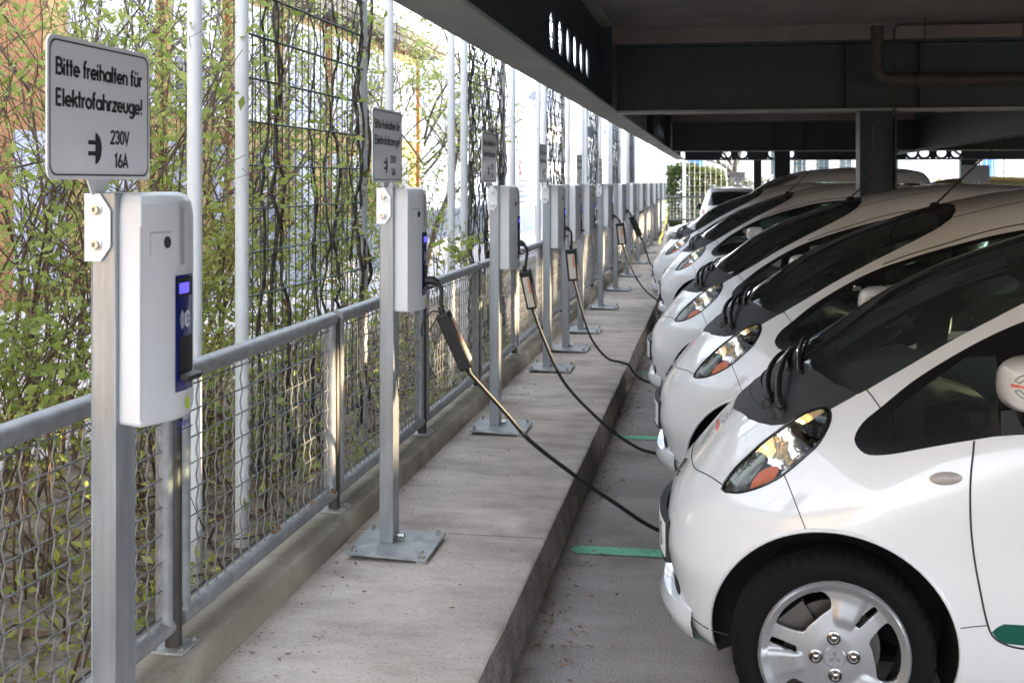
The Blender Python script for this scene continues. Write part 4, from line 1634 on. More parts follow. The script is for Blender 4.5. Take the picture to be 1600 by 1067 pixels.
        # printed roundel on the shell
        def onm(a, b, d, yc=-.01):
            # a runs backwards along the car, b up
            c = Vector((a, 0, b))
            ex = min(abs(a) / .094, .97)
            ez = min(abs(b) / .074, .97)
            ee = 2 / .72
            yy = .122 * max(1 - ex ** ee - ez ** ee, .02) ** (1 / ee)
            return (mc.x + a, mc.y + sg * (yy + .0012 + d), mc.z + b)
        ctr = (-.046, .004)
        kx = 1 if sg < 0 else -1
        gr = MB()
        for up in (1, -1):
            for rr in (.031, .020):
                pts = arc(0, 0, rr, rr, 25 if up > 0 else 205, 155 if up > 0 else 335, 12)
                put_quads(gr, ribbon(pts, .0022), lambda a, b, d: onm(ctr[0] + a, ctr[1] + b, d))
            for s2 in (-1, 1):
                a = math.radians(25 if s2 > 0 else 155) * up
                p0, p1 = (.020 * math.cos(a), .020 * math.sin(a)), (.031 * math.cos(a), .031 * math.sin(a))
                put_quads(gr, ribbon([p0, p1], .0022), lambda a_, b_, d: onm(ctr[0] + a_, ctr[1] + b_, d))
            Q, wd = lettering('emobil' if up > 0 else 'testen', .005, .2)
            put_quads(gr, Q, lambda a, b, d: onm(ctr[0] + kx * (a - wd / 2), ctr[1] + up * .0255 - .002 + b, d))
        gr.build('mirror_roundel', M['sticker_green'], mir)
        rd = MB()
        Q, wd = lettering('elektromobilisiert.de', .0105, .19, .9)
        sc = .076 / wd
        put_quads(rd, Q, lambda a, b, d: onm(ctr[0] + kx * (a * sc - .038) + .002, ctr[1] - .004 + b, d))
        rd.build('mirror_lettering', M['sticker_red'], mir)
        # front and rear wheels
        for wx in (WXF, WXR):
            wheel(t, wx, sg, .722)
    # bonnet edge gap
    seam('bonnet_gap', [(x, y, CAR.top_z(x, y) - .001) for x, y in cr([(.19, -.47), (.17, -.43), (.135, -.345), (.105, -.25), (.09, -.15), (.084, 0), (.09, .15), (.105, .25), (.135, .345), (.17, .43), (.19, .47)], 5)], .0026)
    # seams of the cowl cover
    cw = MB()
    cw.tube([(x, y, CAR.top_z(x, y) + .0002) for x, y in cr([(.355, -.36), (.32, -.29), (.292, -.16), (.284, 0), (.292, .16), (.32, .29), (.355, .36)], 6)], .0022, 5)
    cw.tube([(x, y, CAR.top_z(x, y) + .0005) for x, y in cr([(.350, -.24), (.328, -.12), (.320, 0), (.328, .14), (.350, .26)], 6)], .005, 5)
    cw.tube([(x, y, CAR.top_z(x, y) + .0005) for x, y in cr([(.345, -.325), (.375, -.39), (.425, -.462)], 5)], .0032, 5)
    for k in range(6):
        cw.tube([(.395 + .008 * k, -.30 + .012 * k, CAR.top_z(.395 + .008 * k, -.30 + .012 * k) + .001), (.405 + .008 * k, -.20 + .012 * k, CAR.top_z(.405 + .008 * k, -.20 + .012 * k) + .001)], .0025, 5)
    cw.build('cowl_gap', M['seamdark'], t, smooth=70)
    # wipers
    for k, (x0, y0) in enumerate([(.365, -.39), (.335, -.285)]):
        a = MB()
        pz = CAR.top_z(x0, y0)
        dx, n_ = .075, 9
        pts = [(x0, y0, pz - .005), (x0 - .002, y0 + .004, pz + .022), (x0 - .004, y0 + .035, pz + .034)]
        for i in range(1, n_):
            f = i / (n_ - 1)
            xx, yy_ = x0 - .006 + dx * f ** 1.7, y0 + .03 + .40 * f
            pts.append((xx, yy_, CAR.top_z(xx, yy_) + .034 + .014 * math.sin(math.pi * f) - .010 * f))
        c_ = cr(pts, 5)
        a.tube(c_, [.0135 - .0065 * i / (len(c_) - 1) for i in range(len(c_))], 8)
        a.lathe([(.024, -.02), (.024, .010), (.016, .016)], (x0, y0, pz), 'z', 14)
        wo_ = a.build('wiper_arm', M['black_plastic'], t, smooth=65)
        bl = []
        for i in range(10):
            f = i / 9
            xx, yy_ = x0 + .066 + .060 * f ** 1.6, y0 + .12 + .54 * f
            if abs(yy_) > .44: break
            bl.append((xx, yy_, CAR.top_z(xx, yy_) + .014))
        MB().tube(bl, .0075, 6).build('wiper_blade', M['rubber'], wo_, smooth=60)
    # number plate bent round the nose
    pf, pw_, tx = MB(), MB(), MB()
    px = lambda y, z: min(CAR.front_x(y, z) for z in (z,)) - .012

    def bent(mb, y0, y1, z0, z1, d, n=14, back=.0):
        ys = [y0 + (y1 - y0) * i / n for i in range(n + 1)]
        A = [(-.022 + .42 * y * y - d, y, z) for z in (z0, z1) for y in ys]
        Bk = [(p[0] + .020 + d, p[1], p[2]) for p in A]
        m_ = n + 1
        fs = [(i, i + 1, m_ + i + 1, m_ + i) for i in range(n)]
        k = 2 * m_
        fs += [(k + i, k + m_ + i, k + m_ + i + 1, k + i + 1) for i in range(n)]
        fs += [(i, k + i, k + i + 1, i + 1) for i in range(n)] + [(m_ + i, m_ + i + 1, k + m_ + i + 1, k + m_ + i) for i in range(n)]
        fs += [(0, m_, k + m_, k), (n, k + n, k + m_ + n, m_ + n)]
        mb.add(A + Bk, fs)
    bent(pf, -.275, .275, .383, .517, .004)
    pl = pf.build('number_plate', M['black_plastic'], t, smooth=30)
    bent(pw_, -.262, .262, .397, .507, .0055)
    pw_.build('plate_face', M['plate_white'], pl, smooth=30)
    Q, wd = lettering('S  A 605', .078, .12, .95)
    k = .40 / wd
    put_quads(tx, Q, lambda a, b, d: (-.0295 + .42 * (.19 - a * k) ** 2 - d, .19 - a * k, .413 + b))
    tx.build('plate_lettering', M['sign_black'], pl)
    bs = MB()
    bent(bs, .222, .260, .398, .506, .0068, 3)
    bs.build('plate_band', M['blue_print'], pl)
    # emblem on the nose
    em = MB()
    ec = Vector((CAR.front_x(0, .628) - .004, 0, .628))
    upv = Vector((.046, 0, .08)).normalized()
    for kq in range(3):
        a = math.radians(90 + 120 * kq)
        u = upv * math.sin(a) + Vector((0, 1, 0)) * math.cos(a)
        v = upv * math.cos(a) - Vector((0, 1, 0)) * math.sin(a)
        q = [u * .002, u * .021 + v * .0115, u * .041, u * .021 - v * .0115]
        nn = Vector((-.87, 0, .49)) * .004
        em.add([ec + p + nn for p in q] + [ec + p - nn * 2 for p in q], [(0, 1, 2, 3), (0, 4, 5, 1), (1, 5, 6, 2), (2, 6, 7, 3), (3, 7, 4, 0)])
    em.build('nose_emblem', M['chrome_plain'], t)
    # printed roundel on the bonnet
    rb = MB()
    hc = (.172, -.02)
    onh = lambda a, b, d: (hc[0] + b, hc[1] - a, CAR.top_z(hc[0] + b, hc[1] - a) + .0015 + d)
    for up in (1, -1):
        for rr in (.052, .034):
            put_quads(rb, ribbon([(a * 1.4, b) for a, b in arc(0, 0, rr, rr, 25 * up, 155 * up, 10)], .0032), onh)
        for a in (25, 155):
            a = math.radians(a) * up
            put_quads(rb, ribbon([(.034 * 1.4 * math.cos(a), .034 * math.sin(a)), (.052 * 1.4 * math.cos(a), .052 * math.sin(a))], .003), onh)
    rb.build('bonnet_roundel', M['sticker_green'], t)
    rr_ = MB()
    Q, wd = lettering('elektromobilisiert.de', .014, .19, .9)
    put_quads(rr_, [[(a * .17 / wd - .085, b - .006) for a, b in q] for q in Q], onh)
    rr_.build('bonnet_lettering', M['sticker_red'], t)
    # lower lip under the grille
    lp = MB()
    rows = []
    for i in range(25):
        y = -.43 + .86 * i / 24
        f = (1 - (abs(y) / .43) ** 2.6)
        xs = CAR.front_x(y, .26)
        rows.append([(CAR.front_x(y, .285) + .02, y, .295), (xs - .010 - .030 * f, y, .285), (xs - .014 - .040 * f, y, .245), (xs - .004 - .028 * f, y, .20), (CAR.front_x(y, .19) + .03, y, .17)])
    lp.add([p for r in rows for p in r], [(i * 5 + k, i * 5 + k + 1, i * 5 + k + 6, i * 5 + k + 5) for i in range(24) for k in range(4)])
    lp.build('bumper_lip', M['paint_plain'], t, smooth=60)
    # antenna
    an = MB()
    az = CAR.top_z(1.385, 0)
    an.tube([(1.375, 0, az - .005), (1.40, 0, az + .02), (1.72, 0, az + .345)], [.012, .006, .0028], 7)
    an.lathe([(.03, -.004), (.024, .012), (.012, .02)], (1.385, 0, az), 'z', 14)
    an.build('antenna', M['black_plastic'], t, smooth=60)
    # floor, cabin
    ub = MB()
    ub.box(.25, 3.3, -.40, .40, .155, .175)
    ub.box(.95, 2.6, -.62, .62, .156, .176)
    ub.build('underbody', M['lining'], t)
    db = MB()
    db.add([(.50, -.56, .90), (.50, .56, .90), (.86, .60, 1.0), (.86, -.60, 1.0), (.98, -.62, .96), (.98, .62, .96), (.95, .62, .55), (.95, -.62, .55)], [(0, 1, 2, 3), (3, 2, 5, 4), (4, 5, 6, 7)])
    db.build('dashboard', M['interior'], t, smooth=40)
    sw = MB()
    wc, tilt = Vector((1.16, -.33, .97)), math.radians(28)
    ring = [wc + Vector((math.sin(tilt) * .175 * math.sin(a) * -1, .175 * math.cos(a), math.cos(tilt) * .175 * math.sin(a))) for a in [2 * math.pi * k / 28 for k in range(28)]]
    sw.tube(ring, .015, 8, closed=True)
    for a in (0, 180, 270):
        a = math.radians(a)
        sw.tube([wc, wc + Vector((-math.sin(tilt) * .17 * math.sin(a), .17 * math.cos(a), math.cos(tilt) * .17 * math.sin(a)))], .014, 6)
    sw.tube([wc, wc + Vector((-.22, 0, -.09))], .035, 8)
    sw.build('steering_wheel', M['interior'], t, smooth=60)
    for sy in (-.33, .33):
        se = MB()
        se.obox((1.72, sy, .56), (.25, 0, .04), (0, .22, 0), (-.01, 0, .07))
        se.obox((2.02, sy, .86), (.06, 0, -.015), (0, .21, 0), (.085, 0, .30))
        se.obox((2.13, sy, 1.25), (.045, 0, -.01), (0, .12, 0), (.02, 0, .075))
        se.build('front_seat', M['seat'], t, bev=.04)
    rs_ = MB()
    rs_.obox((2.55, 0, .60), (.22, 0, .02), (0, .55, 0), (0, 0, .08))
    rs_.obox((2.86, 0, .88), (.06, 0, -.01), (0, .55, 0), (.06, 0, .28))
    rs_.build('rear_seat', M['seat'], t, bev=.04)
    mr = MB()
    mr.obox((1.16, 0, 1.335), (.01, 0, .004), (0, .11, 0), (-.006, 0, .032))
    mr.tube([(1.16, 0, 1.35), (1.21, 0, 1.42)], .01, 6)
    mr.build('rear_view_mirror', M['interior'], t)
    # tail lamps
    for sg in (-1, 1):
        tl = MB()
        pts = []
        for i in range(9):
            z = .80 + .32 * i / 8
            for j in range(4):
                th = math.pi - sg * 0 + sg * -1 * (0)  # placed by half width below
                y = sg * (.55 + .035 * j)
                w_, n_, xr_, xc_ = float(CAR.W(z)), 3.6, float(CAR.XR(z)), float(CAR.XC(z))
                x = xc_ + (xr_ - xc_) * (1 - min(abs(y) / w_, .999) ** n_) ** (1 / n_)
                pts.append((x + .004, y, z))
        tl.add(pts, [(i * 4 + j, i * 4 + j + 1, i * 4 + j + 5, i * 4 + j + 4) for i in range(8) for j in range(3)])
        tl.build('tail_lamp', M['red_lamp'], t, smooth=60)
    return t


CARS = [(-.165, 4.21, 'nearest white electric car, its front wheel and headlamp showing in full'),
        (-.289, 6.34, 'second white electric car, a lettered door mirror and steering wheel showing'),
        (-.457, 8.66, 'third white electric car, just before the dark steel column'),
        (-.606, 13.37, 'fourth white electric car, first one beyond the dark steel column'),
        (-.825, 16.09, 'fifth white electric car, between the fourth one and the silver van')]
car1 = make_hatch(CARS[0][2])
car1.location = (CARS[0][0], CARS[0][1], 0)
for x, y, lab in CARS[1:]:
    dup(car1, (x, y, 0), lab)
# ------------------------------------------------------------------ two other vehicles
VAN = Shape(
    XF=pchip([.18, .25, .45, .7, .88, .97, 1.05, 1.12, 1.3, 1.5, 1.66, 1.75, 1.80, 1.835, 1.845], [.12, .04, .0, .03, .12, .36, .66, .92, 1.16, 1.45, 1.72, 1.98, 2.25, 2.7, 2.9]),
    XR=pchip([.18, .4, .9, 1.3, 1.6, 1.75, 1.82, 1.845], [4.05, 4.12, 4.12, 4.08, 4.0, 3.9, 3.6, 2.9]),
    W=pchip([.18, .3, .6, .95, 1.1, 1.4, 1.65, 1.75, 1.80, 1.83, 1.845], [.76, .82, .845, .84, .81, .755, .69, .63, .52, .33, 0]),
    NF=pchip([.18, .6, 1.0, 1.3, 1.8], [3.0, 3.0, 3.4, 3.2, 2.6]), XC=pchip([.18, .9, 1.2, 1.6, 1.845], [1.1, 1.3, 1.9, 2.5, 2.9]), z0=.18, z1=1.845, nr=6)
SMALL = Shape(
    XF=pchip([.17, .25, .45, .65, .78, .86, .92, 1.1, 1.3, 1.42, 1.47, 1.50], [.12, .04, .0, .04, .16, .5, .85, 1.15, 1.5, 1.8, 2.0, 2.4]),
    XR=pchip([.17, .35, .55, .9, 1.05, 1.3, 1.43, 1.50], [3.55, 3.66, 3.68, 3.64, 3.55, 3.36, 3.2, 2.4]),
    W=pchip([.17, .3, .6, .85, .95, 1.2, 1.38, 1.45, 1.485, 1.50], [.74, .80, .82, .80, .775, .69, .61, .52, .34, 0]),
    NF=pchip([.17, .6, 1.0, 1.5], [3.0, 3.0, 3.0, 2.6]), XC=pchip([.17, .8, 1.2, 1.5], [1.0, 1.3, 2.0, 2.4]), z0=.17, z1=1.50, nr=4.5)


def other_vehicle(S, name, label, cat, pm, wheels, R, screen, dlo, tailw, lamp, tail, bumper_z):
    t = thing(name, (0, 0, 0), label, cat)
    V, F = S.grid(64, 160)
    P = Patches(V, F)
    yv = lambda Q: np.abs(Q[:, 1])
    for wx in wheels:
        P.cut('body', 'arch', lambda Q: np.where(yv(Q) > .4, R + .06 - np.hypot(Q[:, 0] - wx, Q[:, 2] - R), -1))
    fr = lambda Q, d: np.where(Q[:, 0] < 2.2, d, -1)
    yz = lambda Q: np.stack([yv(Q), Q[:, 2]], -1)
    xz = lambda Q: np.stack([Q[:, 0], Q[:, 2]], -1)
    P.cut('body', 'screen', lambda Q: fr(Q, sdf(yz(Q), screen)))
    P.cut('body', 'tailw', lambda Q: np.where(Q[:, 0] > 2.6, sdf(yz(Q), tailw), -1))
    P.cut('body', 'side', lambda Q: np.where(yv(Q) > .4, sdf(xz(Q), dlo), -1))
    P.cut('body', 'lamp', lambda Q: fr(Q, sdf(yz(Q), lamp)))
    P.cut('body', 'tail', lambda Q: np.where(Q[:, 0] > 2.6, sdf(yz(Q), tail), -1))
    P.cut('body', 'bumper', lambda Q: np.where((Q[:, 0] < .5), bumper_z - Q[:, 2], -1))
    for reg, nm, m in (('body', 'body', pm), ('screen', 'windscreen', M['glass_front']), ('tailw', 'tailgate_window', M['glass']), ('side', 'side_window', M['glass']), ('lamp', 'headlamp', M['chrome']), ('tail', 'tail_lamp', M['red_lamp']), ('bumper', 'bumper', M['black_plastic'])):
        V1, F1 = P.get(reg)
        if not F1: continue
        if reg in ('side', 'lamp', 'tail'):
            for sg in (-1, 1):
                keep = [f for f in F1 if V1[list(f)].mean(0)[1] * sg > 0]
                used = sorted({i for f in keep for i in f})
                mp = {i: k for k, i in enumerate(used)}
                nmesh(nm, V1[used], [tuple(mp[i] for i in f) for f in keep], m, t)
        else:
            nmesh(nm, V1, F1, m, t)
    for sg in (-1, 1):
        for wx in wheels:
            wheel(t, wx, sg, S.side_y(wx, .6) - .02, R, R * .68, alloy=False)
        c = Vector((screen_x[name], sg * (S.side_y(screen_x[name], 1.0) + .11), 1.05 if name == 'silver_van' else .95))
        mb = MB()
        mb.lathe([(.02, -.07), (.075, -.05), (.09, 0), (.07, .05), (.02, .065)], c, 'x', 14)
        mb.build('door_mirror', M['black_plastic'], t, smooth=60)
    ub = MB()
    ub.box(.3, float(S.XR(.4)) - .3, -.55, .55, .19, .5)
    ub.box(.9, 1.4, -.6, .6, .5, .95)
    ub.box(1.9, 2.1, -.55, .55, .5, 1.2)
    ub.build('underbody', M['lining'], t)
    return t


screen_x = {'silver_van': 1.35, 'parked_car': 1.3}
ya = lambda pts: np.array(pts)
van = other_vehicle(VAN, 'silver_van', 'silver small van with a high roof, parked beyond the fifth white car', 'van', M['paint_silver'], (.78, 3.3), .31,
                    ya([(-.01, 1.14), (.66, 1.14), (.64, 1.45), (.58, 1.70), (-.01, 1.75)]), ya([(1.32, 1.1), (1.75, 1.55), (2.3, 1.62), (3.8, 1.6), (3.85, 1.12)]),
                    ya([(-.01, 1.1), (.6, 1.1), (.55, 1.6), (-.01, 1.62)]), ya([(.48, .70), (.80, .74), (.80, .93), (.62, .90), (.50, .80)]), ya([(.68, .8), (.85, .8), (.85, 1.25), (.74, 1.25)]), .52)
van.location = (-.84, 18.95, 0)
w1 = MB()
for k, y0 in enumerate((-.5, .0)):
    pts = [(VAN.front_x(y0 + .1 * i, 1.115) - .01, y0 + .1 * i, 1.12 + .01 * i) for i in range(6)]
    w1.tube(pts, .012, 6)
w1.build('wiper', M['rubber'], van)
small = other_vehicle(SMALL, 'parked_car', 'pale hatchback seen from behind near the grey gate, red tail lamp', 'car', M['paint_white'], (.75, 3.15), .29,
                      ya([(-.01, .95), (.60, .95), (.5, 1.38), (-.01, 1.42)]), ya([(1.25, .93), (1.7, 1.36), (2.4, 1.41), (3.0, 1.36), (3.2, 1.0)]),
                      ya([(-.01, 1.02), (.60, 1.02), (.50, 1.36), (-.01, 1.38)]), ya([(.48, .62), (.78, .66), (.78, .78), (.55, .76)]), ya([(.64, .70), (.83, .70), (.83, .93), (.68, .93)]), .40)
small.location = (.40, 34.2, 0)
small.rotation_euler = (0, 0, math.radians(-90))
yv_ = other_vehicle(VAN, 'silver_van', 'yellowish van roof half hidden beyond the steel column, behind the silver van', 'van', mat('yellow_van_paint', (.42, .36, .16), .4), (.78, 3.3), .31,
                    ya([(-.01, 1.14), (.66, 1.14), (.64, 1.45), (.58, 1.70), (-.01, 1.75)]), ya([(1.32, 1.1), (1.75, 1.55), (2.3, 1.62), (3.8, 1.6), (3.85, 1.12)]),
                    ya([(-.01, 1.1), (.6, 1.1), (.55, 1.6), (-.01, 1.62)]), ya([(.48, .70), (.80, .74), (.80, .93), (.62, .90), (.50, .80)]), ya([(.68, .8), (.85, .8), (.85, 1.25), (.74, 1.25)]), .52)
yv_.name = 'yellow_van'
yv_.location = (2.2, 24.0, -.12)

# ------------------------------------------------------------------ charging cables and hanging control boxes
def hang_box(top, bot, width, label, lab_side, name='control_box'):
    """black in-cable control box; top/bottom end points in world space"""
    top, bot = Vector(top), Vector(bot)
    ax = (bot - top)
    L = ax.length
    t = thing(name, top, label, 'control box', 'black control boxes hanging on the charging cables')
    az = ax.normalized()
    ay = Vector((0, 1, 0))
    ay = (ay - az * ay.dot(az)).normalized()
    axx = ay.cross(az)
    rot = Matrix((axx, ay, az)).transposed()
    m = MB()
    m.obox((0, 0, L / 2), (width * .42, 0, 0), (0, width * .5, 0), (0, 0, L / 2))
    m.v = [tuple(rot @ Vector(p)) for p in m.v]
    m.build('casing', M['black_plastic'], t, bev=.008)
    g = MB()
    for z, s in ((-.012, -1), (L + .012, 1)):
        g.lathe([(.013, -.014), (.010, .014)] if s > 0 else [(.010, -.014), (.013, .014)], (0, 0, z), 'z', 12)
    g.v = [tuple(rot @ Vector(p)) for p in g.v]
    g.build('cable_gland', M['rubber'], t, smooth=60)
    pl = MB()
    hx, hy = width * .42, width * .5
    if lab_side == 'left':
        q = [(-hx - .0008, -hy * .7, L * .12), (-hx - .0008, hy * .7, L * .12), (-hx - .0008, hy * .7, L * .9), (-hx - .0008, -hy * .7, L * .9)]
        of = Vector((-.0004, 0, 0))
    else:
        q = [(-hx * .62, -hy - .0008, L * .14), (hx * .62, -hy - .0008, L * .14), (hx * .62, -hy - .0008, L * .93), (-hx * .62, -hy - .0008, L * .93)]
        of = Vector((0, -.0004, 0))
    pl.add([rot @ Vector(p) for p in q], [(0, 1, 2, 3)])
    lb = pl.build('type_label', M['label_tan'], t)
    q = [Vector(p) for p in q]
    st = MB()
    u, v = q[1] - q[0], q[3] - q[0]
    for a0, a1, b0, b1 in ((.08, .3, .05, .55),):
        st.add([rot @ (q[0] + u * a + v * b + of) for a, b in ((a0, b0), (a1, b0), (a1, b1), (a0, b1))], [(0, 1, 2, 3)])
    st.build('label_stripe', M['orange_print'], lb)
    return t


def cable(name, pts, r, label, m='rubber', group='black charging cables'):
    ob = MB().tube(cr(pts, 8), r, 8).build(name, M[m], smooth=80)
    return tag(ob, label, 'cable', group)


def plug(loc, label, m='black_plastic'):
    x, y, z = loc
    mb = MB()
    mb.tube([(x - .02, y, z + .012), (x + .015, y, z + .012), (x + .035, y, z)], [.018, .018, .012], 10)
    ob = mb.build('charging_plug', M[m], smooth=50)
    return tag(ob, label, 'plug', 'plugs in the charging posts')


plug((-1.135, 4.70, 1.215), 'black plug pushed into the second charging post')
cable('charging_cable', [(-1.10, 4.70, 1.213), (-1.085, 4.69, 1.19), (-1.085, 4.685, 1.14), (-1.079, 4.682, 1.118)], .0085, 'short cable between the plug and the largest control box')
hang_box((-1.079, 4.682, 1.10), (-.985, 4.72, .877), .066, 'largest black control box, tilted, hanging below the second charging post', 'left')
cable('charging_cable', [(-.98, 4.72, .864), (-.968, 4.725, .845), (-.851, 4.85, .674), (-.76, 4.95, .538), (-.595, 5.15, .352), (-.441, 5.3, .205), (-.31, 5.42, .085), (-.2, 5.5, .022), (0, 5.53, .009), (.8, 5.5, .009), (2.4, 5.45, .009), (2.75, 5.1, .3), (2.78, 4.93, .75)], .0095,
      'longest black cable in front, sloping from the largest control box to the nearest white car')
mb = MB().tube(cr([(-1.085, 4.684, 1.10), (-1.12, 4.68, 1.105), (-1.155, 4.67, 1.06), (-1.16, 4.665, 1.01), (-1.13, 4.67, 1.03), (-1.10, 4.675, 1.08)], 8), .003, 6)
tag(mb.build('hanging_loop', M['rubber'], smooth=80), 'thin black cord loop at the top of the largest control box', 'cord')

plug((-1.145, 6.98, 1.25), 'black plug pushed into the third charging post')
cable('charging_cable', [(-1.11, 6.98, 1.248), (-1.095, 6.97, 1.22), (-1.10, 6.95, 1.14), (-1.102, 6.95, 1.118)], .0085, 'short cable above the second control box, with the slimmer tilt')
hang_box((-1.105, 6.95, 1.105), (-1.065, 7.0, .88), .076, 'second black control box with a long pale label, hanging below the third charging post', 'near')
cable('charging_cable', [(-1.065, 7.0, .868), (-1.055, 7.0, .84), (-1.002, 7.02, .692), (-.891, 7.05, .444), (-.703, 7.08, .236), (-.516, 7.1, .087), (-.36, 7.12, .022), (-.1, 7.16, .009), (.8, 7.3, .009), (2.2, 7.4, .009), (2.6, 7.2, .3), (2.65, 7.07, .75)], .0095,
      'black cable sagging from the second control box towards the second white car')

plug((-1.155, 9.26, 1.25), 'black plug pushed into the fourth charging post')
cable('charging_cable', [(-1.12, 9.26, 1.248), (-1.108, 9.27, 1.22), (-1.11, 9.3, 1.13), (-1.112, 9.3, 1.11)], .0085, 'short cable above the third control box')
hang_box((-1.114, 9.3, 1.10), (-1.092, 9.32, .855), .10, 'third black control box with an orange striped label, hanging between the fourth and fifth posts', 'near')
cable('charging_cable', [(-1.09, 9.32, .845), (-1.08, 9.33, .8), (-.99, 9.45, .428), (-.86, 9.49, .235), (-.74, 9.53, .19), (-.68, 9.55, .165), (-.63, 9.57, .09), (-.5, 9.6, .02), (-.2, 9.65, .009), (1, 9.7, .009), (2.2, 9.6, .2), (2.4, 9.42, .75)], .0095,
      'black cable dropping from the third control box towards the third white car')
plug((-1.17, 13.8, 1.22), 'black plug pushed into the seventh charging post')
hang_box((-1.09, 13.85, 1.15), (-1.06, 13.87, .90), .115, 'fourth black control box with a tan label, under the seventh charging post', 'near')
cable('charging_cable', [(-1.14, 13.8, 1.22), (-1.11, 13.82, 1.2), (-1.09, 13.85, 1.16)], .0085, 'short cable above the fourth control box')
cable('charging_cable', [(-1.06, 13.87, .89), (-1.04, 13.9, .82), (-.93, 14.1, .52), (-.82, 14.3, .33), (-.70, 14.45, .21), (-.62, 14.5, .12), (-.55, 14.6, .04), (-.3, 14.7, .012), (1, 14.7, .012)], .0095, 'black cable curving from the fourth control box to the fourth white car')
plug((-1.18, 16.1, 1.22), 'black plug pushed into the eighth charging post')
hang_box((-1.12, 16.15, 1.16), (-1.01, 16.2, .90), .095, 'fifth black control box, tilted, with a pale label, under the eighth charging post', 'left')
cable('charging_cable', [(-1.15, 16.1, 1.22), (-1.13, 16.12, 1.2), (-1.12, 16.15, 1.17)], .0085, 'short cable above the fifth control box')
cable('charging_cable', [(-1.0, 16.2, .89), (-.97, 16.25, .82), (-.9, 16.5, .55), (-.82, 16.9, .30), (-.72, 17.1, .205), (-.6, 17.2, .05), (1, 17.3, .012)], .0095, 'far black cable falling from the fifth control box behind the fourth white car')
plug((-1.28, 27.7, 1.2), 'blue plug in a far charging post with the yellow cable', 'bluestripe')
cable('charging_cable', [(-1.24, 27.7, 1.2), (-1.15, 27.5, 1.19), (-1.05, 26.5, 1.1), (-.98, 24.5, .9), (-.95, 22.5, .72), (-.93, 20.5, .66), (-.9, 19.6, .60)], .014, 'bright yellow charging cable hanging from the blue plug', 'yellow', None)

# ------------------------------------------------------------------ buildings behind the garden
def facade():
    t = thing('ochre_building', (-9, 0, 0), 'long ochre building with white framed windows and a brown eave behind the garden shrubs', 'building')
    w = MB()
    w.box(-10, 0, -25, 35.5, 0, 5.55)
    w.build('wall', M['ochre'], t)
    for y in (13.2, 14.1):
        pass
    MB().box(.0, .03, 8, 14.9, 0, 5.5).build('orange_panel', M['terracotta'], t)
    e = MB()
    e.box(-.4, .75, -25, 36.6, 5.56, 5.72)
    e.box(-.4, .68, -25, 36.5, 5.40, 5.555)
    e.build('eave', M['eave'], t)
    r = MB()
    r.prism([(-10, 9.5), (.78, 5.74), (.78, 5.85), (-10, 9.62)], 62, lambda a, b, d: (a, -25 + d, b))
    r.build('roof', M['roof'], t)
    y = 15.6
    k = 0
    while y < 34:
        for z0, z1 in ((2.95, 5.0),):
            W = 1.9 if k % 3 else 2.5
            f = MB()
            f.box(.0, .05, y, y + W, z0 - .08, z0)
            f.box(.0, .05, y, y + W, z1, z1 + .08)
            n = 3
            for i in range(n + 1):
                yy = y + W * i / n
                f.box(.0, .05, yy - .04, yy + .04, z0, z1)
            f.box(.0, .05, y, y + W, z0 + (z1 - z0) * .45 - .03, z0 + (z1 - z0) * .45 + .03)
            f.box(.0, .12, y - .06, y + W + .06, z0 - .14, z0 - .082)
            fr = f.build('window', M['winframe'], t)
            p = MB()
            p.add([(.012, y + .02, z0), (.012, y + W - .02, z0), (.012, y + W - .02, z1), (.012, y + .02, z1)], [(0, 1, 2, 3)])
            p.build('pane', M['winglass'], fr)
        d = MB()
        d.box(.0, .1, y + W + .30, y + W + .42, 0, 5.5)
        d.build('pilaster', M['terracotta'], t)
        y += W + .75
        k += 1
    lo = MB()
    for i in range(12):
        yy = 10 + i * 2.1
        lo.box(.0, .04, yy, yy + 1.3, .2, 2.3)
    lo.build('ground_floor_window', M['winglass'], t)
    return t


facade()
gb = thing('glazed_building', (-9, 49, 0), 'pale flat roofed building with dark glazed bands far along the street', 'building')
MB().box(-8, 0, 0, 34, 0, 4.4).build('wall', M['white_wall'], gb)
for z0, z1 in ((1.0, 1.9), (2.75, 3.85)):
    MB().box(.0, .04, .4, 33, z0, z1).build('window_band', M['glazing'], gb)
mu = MB()
for i in range(12):
    mu.box(.04, .08, .4 + i * 2.9, .55 + i * 2.9, .9, 3.7)
mu.build('mullion', M['winframe'], gb)
MB().box(-8.2, .5, -.4, 34.4, 4.4, 4.6).build('roof', M['white_wall'], gb)
pbd = thing('pale_building', (-14, 90, 0), 'tall pale building at the end of the street behind the white poles', 'building')
MB().box(-12, 9, 0, 14, 0, 10).build('wall', M['white_wall'], pbd)
for i in range(4):
    for z in (1.5, 4.5, 7.2):
        MB().box(-11 + i * 5, -8.2 + i * 5, -.03, .0, z, z + 1.3).build('window', M['winglass'], pbd)
bw = MB()
bw.box(-6.4, -6.15, 15.5, 62, 0, .98)
bw.build('wall_body', M['grey_wall'])
sw_ = bpy.data.objects['wall_body']
sw_.name = 'street_wall'
tag(sw_, 'low blue grey wall along the street beyond the garden', 'wall')
bs_ = thing('street_board', (-5.2, 29.6, 0), 'white board with red letters standing between the white poles', 'sign')
MB().box(-.06, 0, 0, 5.6, .95, 2.35).build('panel', M['white_wall'], bs_)
q = MB()
Q, wd = lettering('SC', .40, .26)
put_quads(q, Q, lambda a, b, d: (.003 + d, 2.05 + a, 1.80 + b))
q.build('lettering', M['red_print'], bs_)
q = MB()
for i in range(5):
    q.box(.002, .004, 2.05, 3.6 - (i % 3) * .35, 1.62 - .14 * i, 1.66 - .14 * i)
q.build('small_print', M['grey_wall'], bs_)
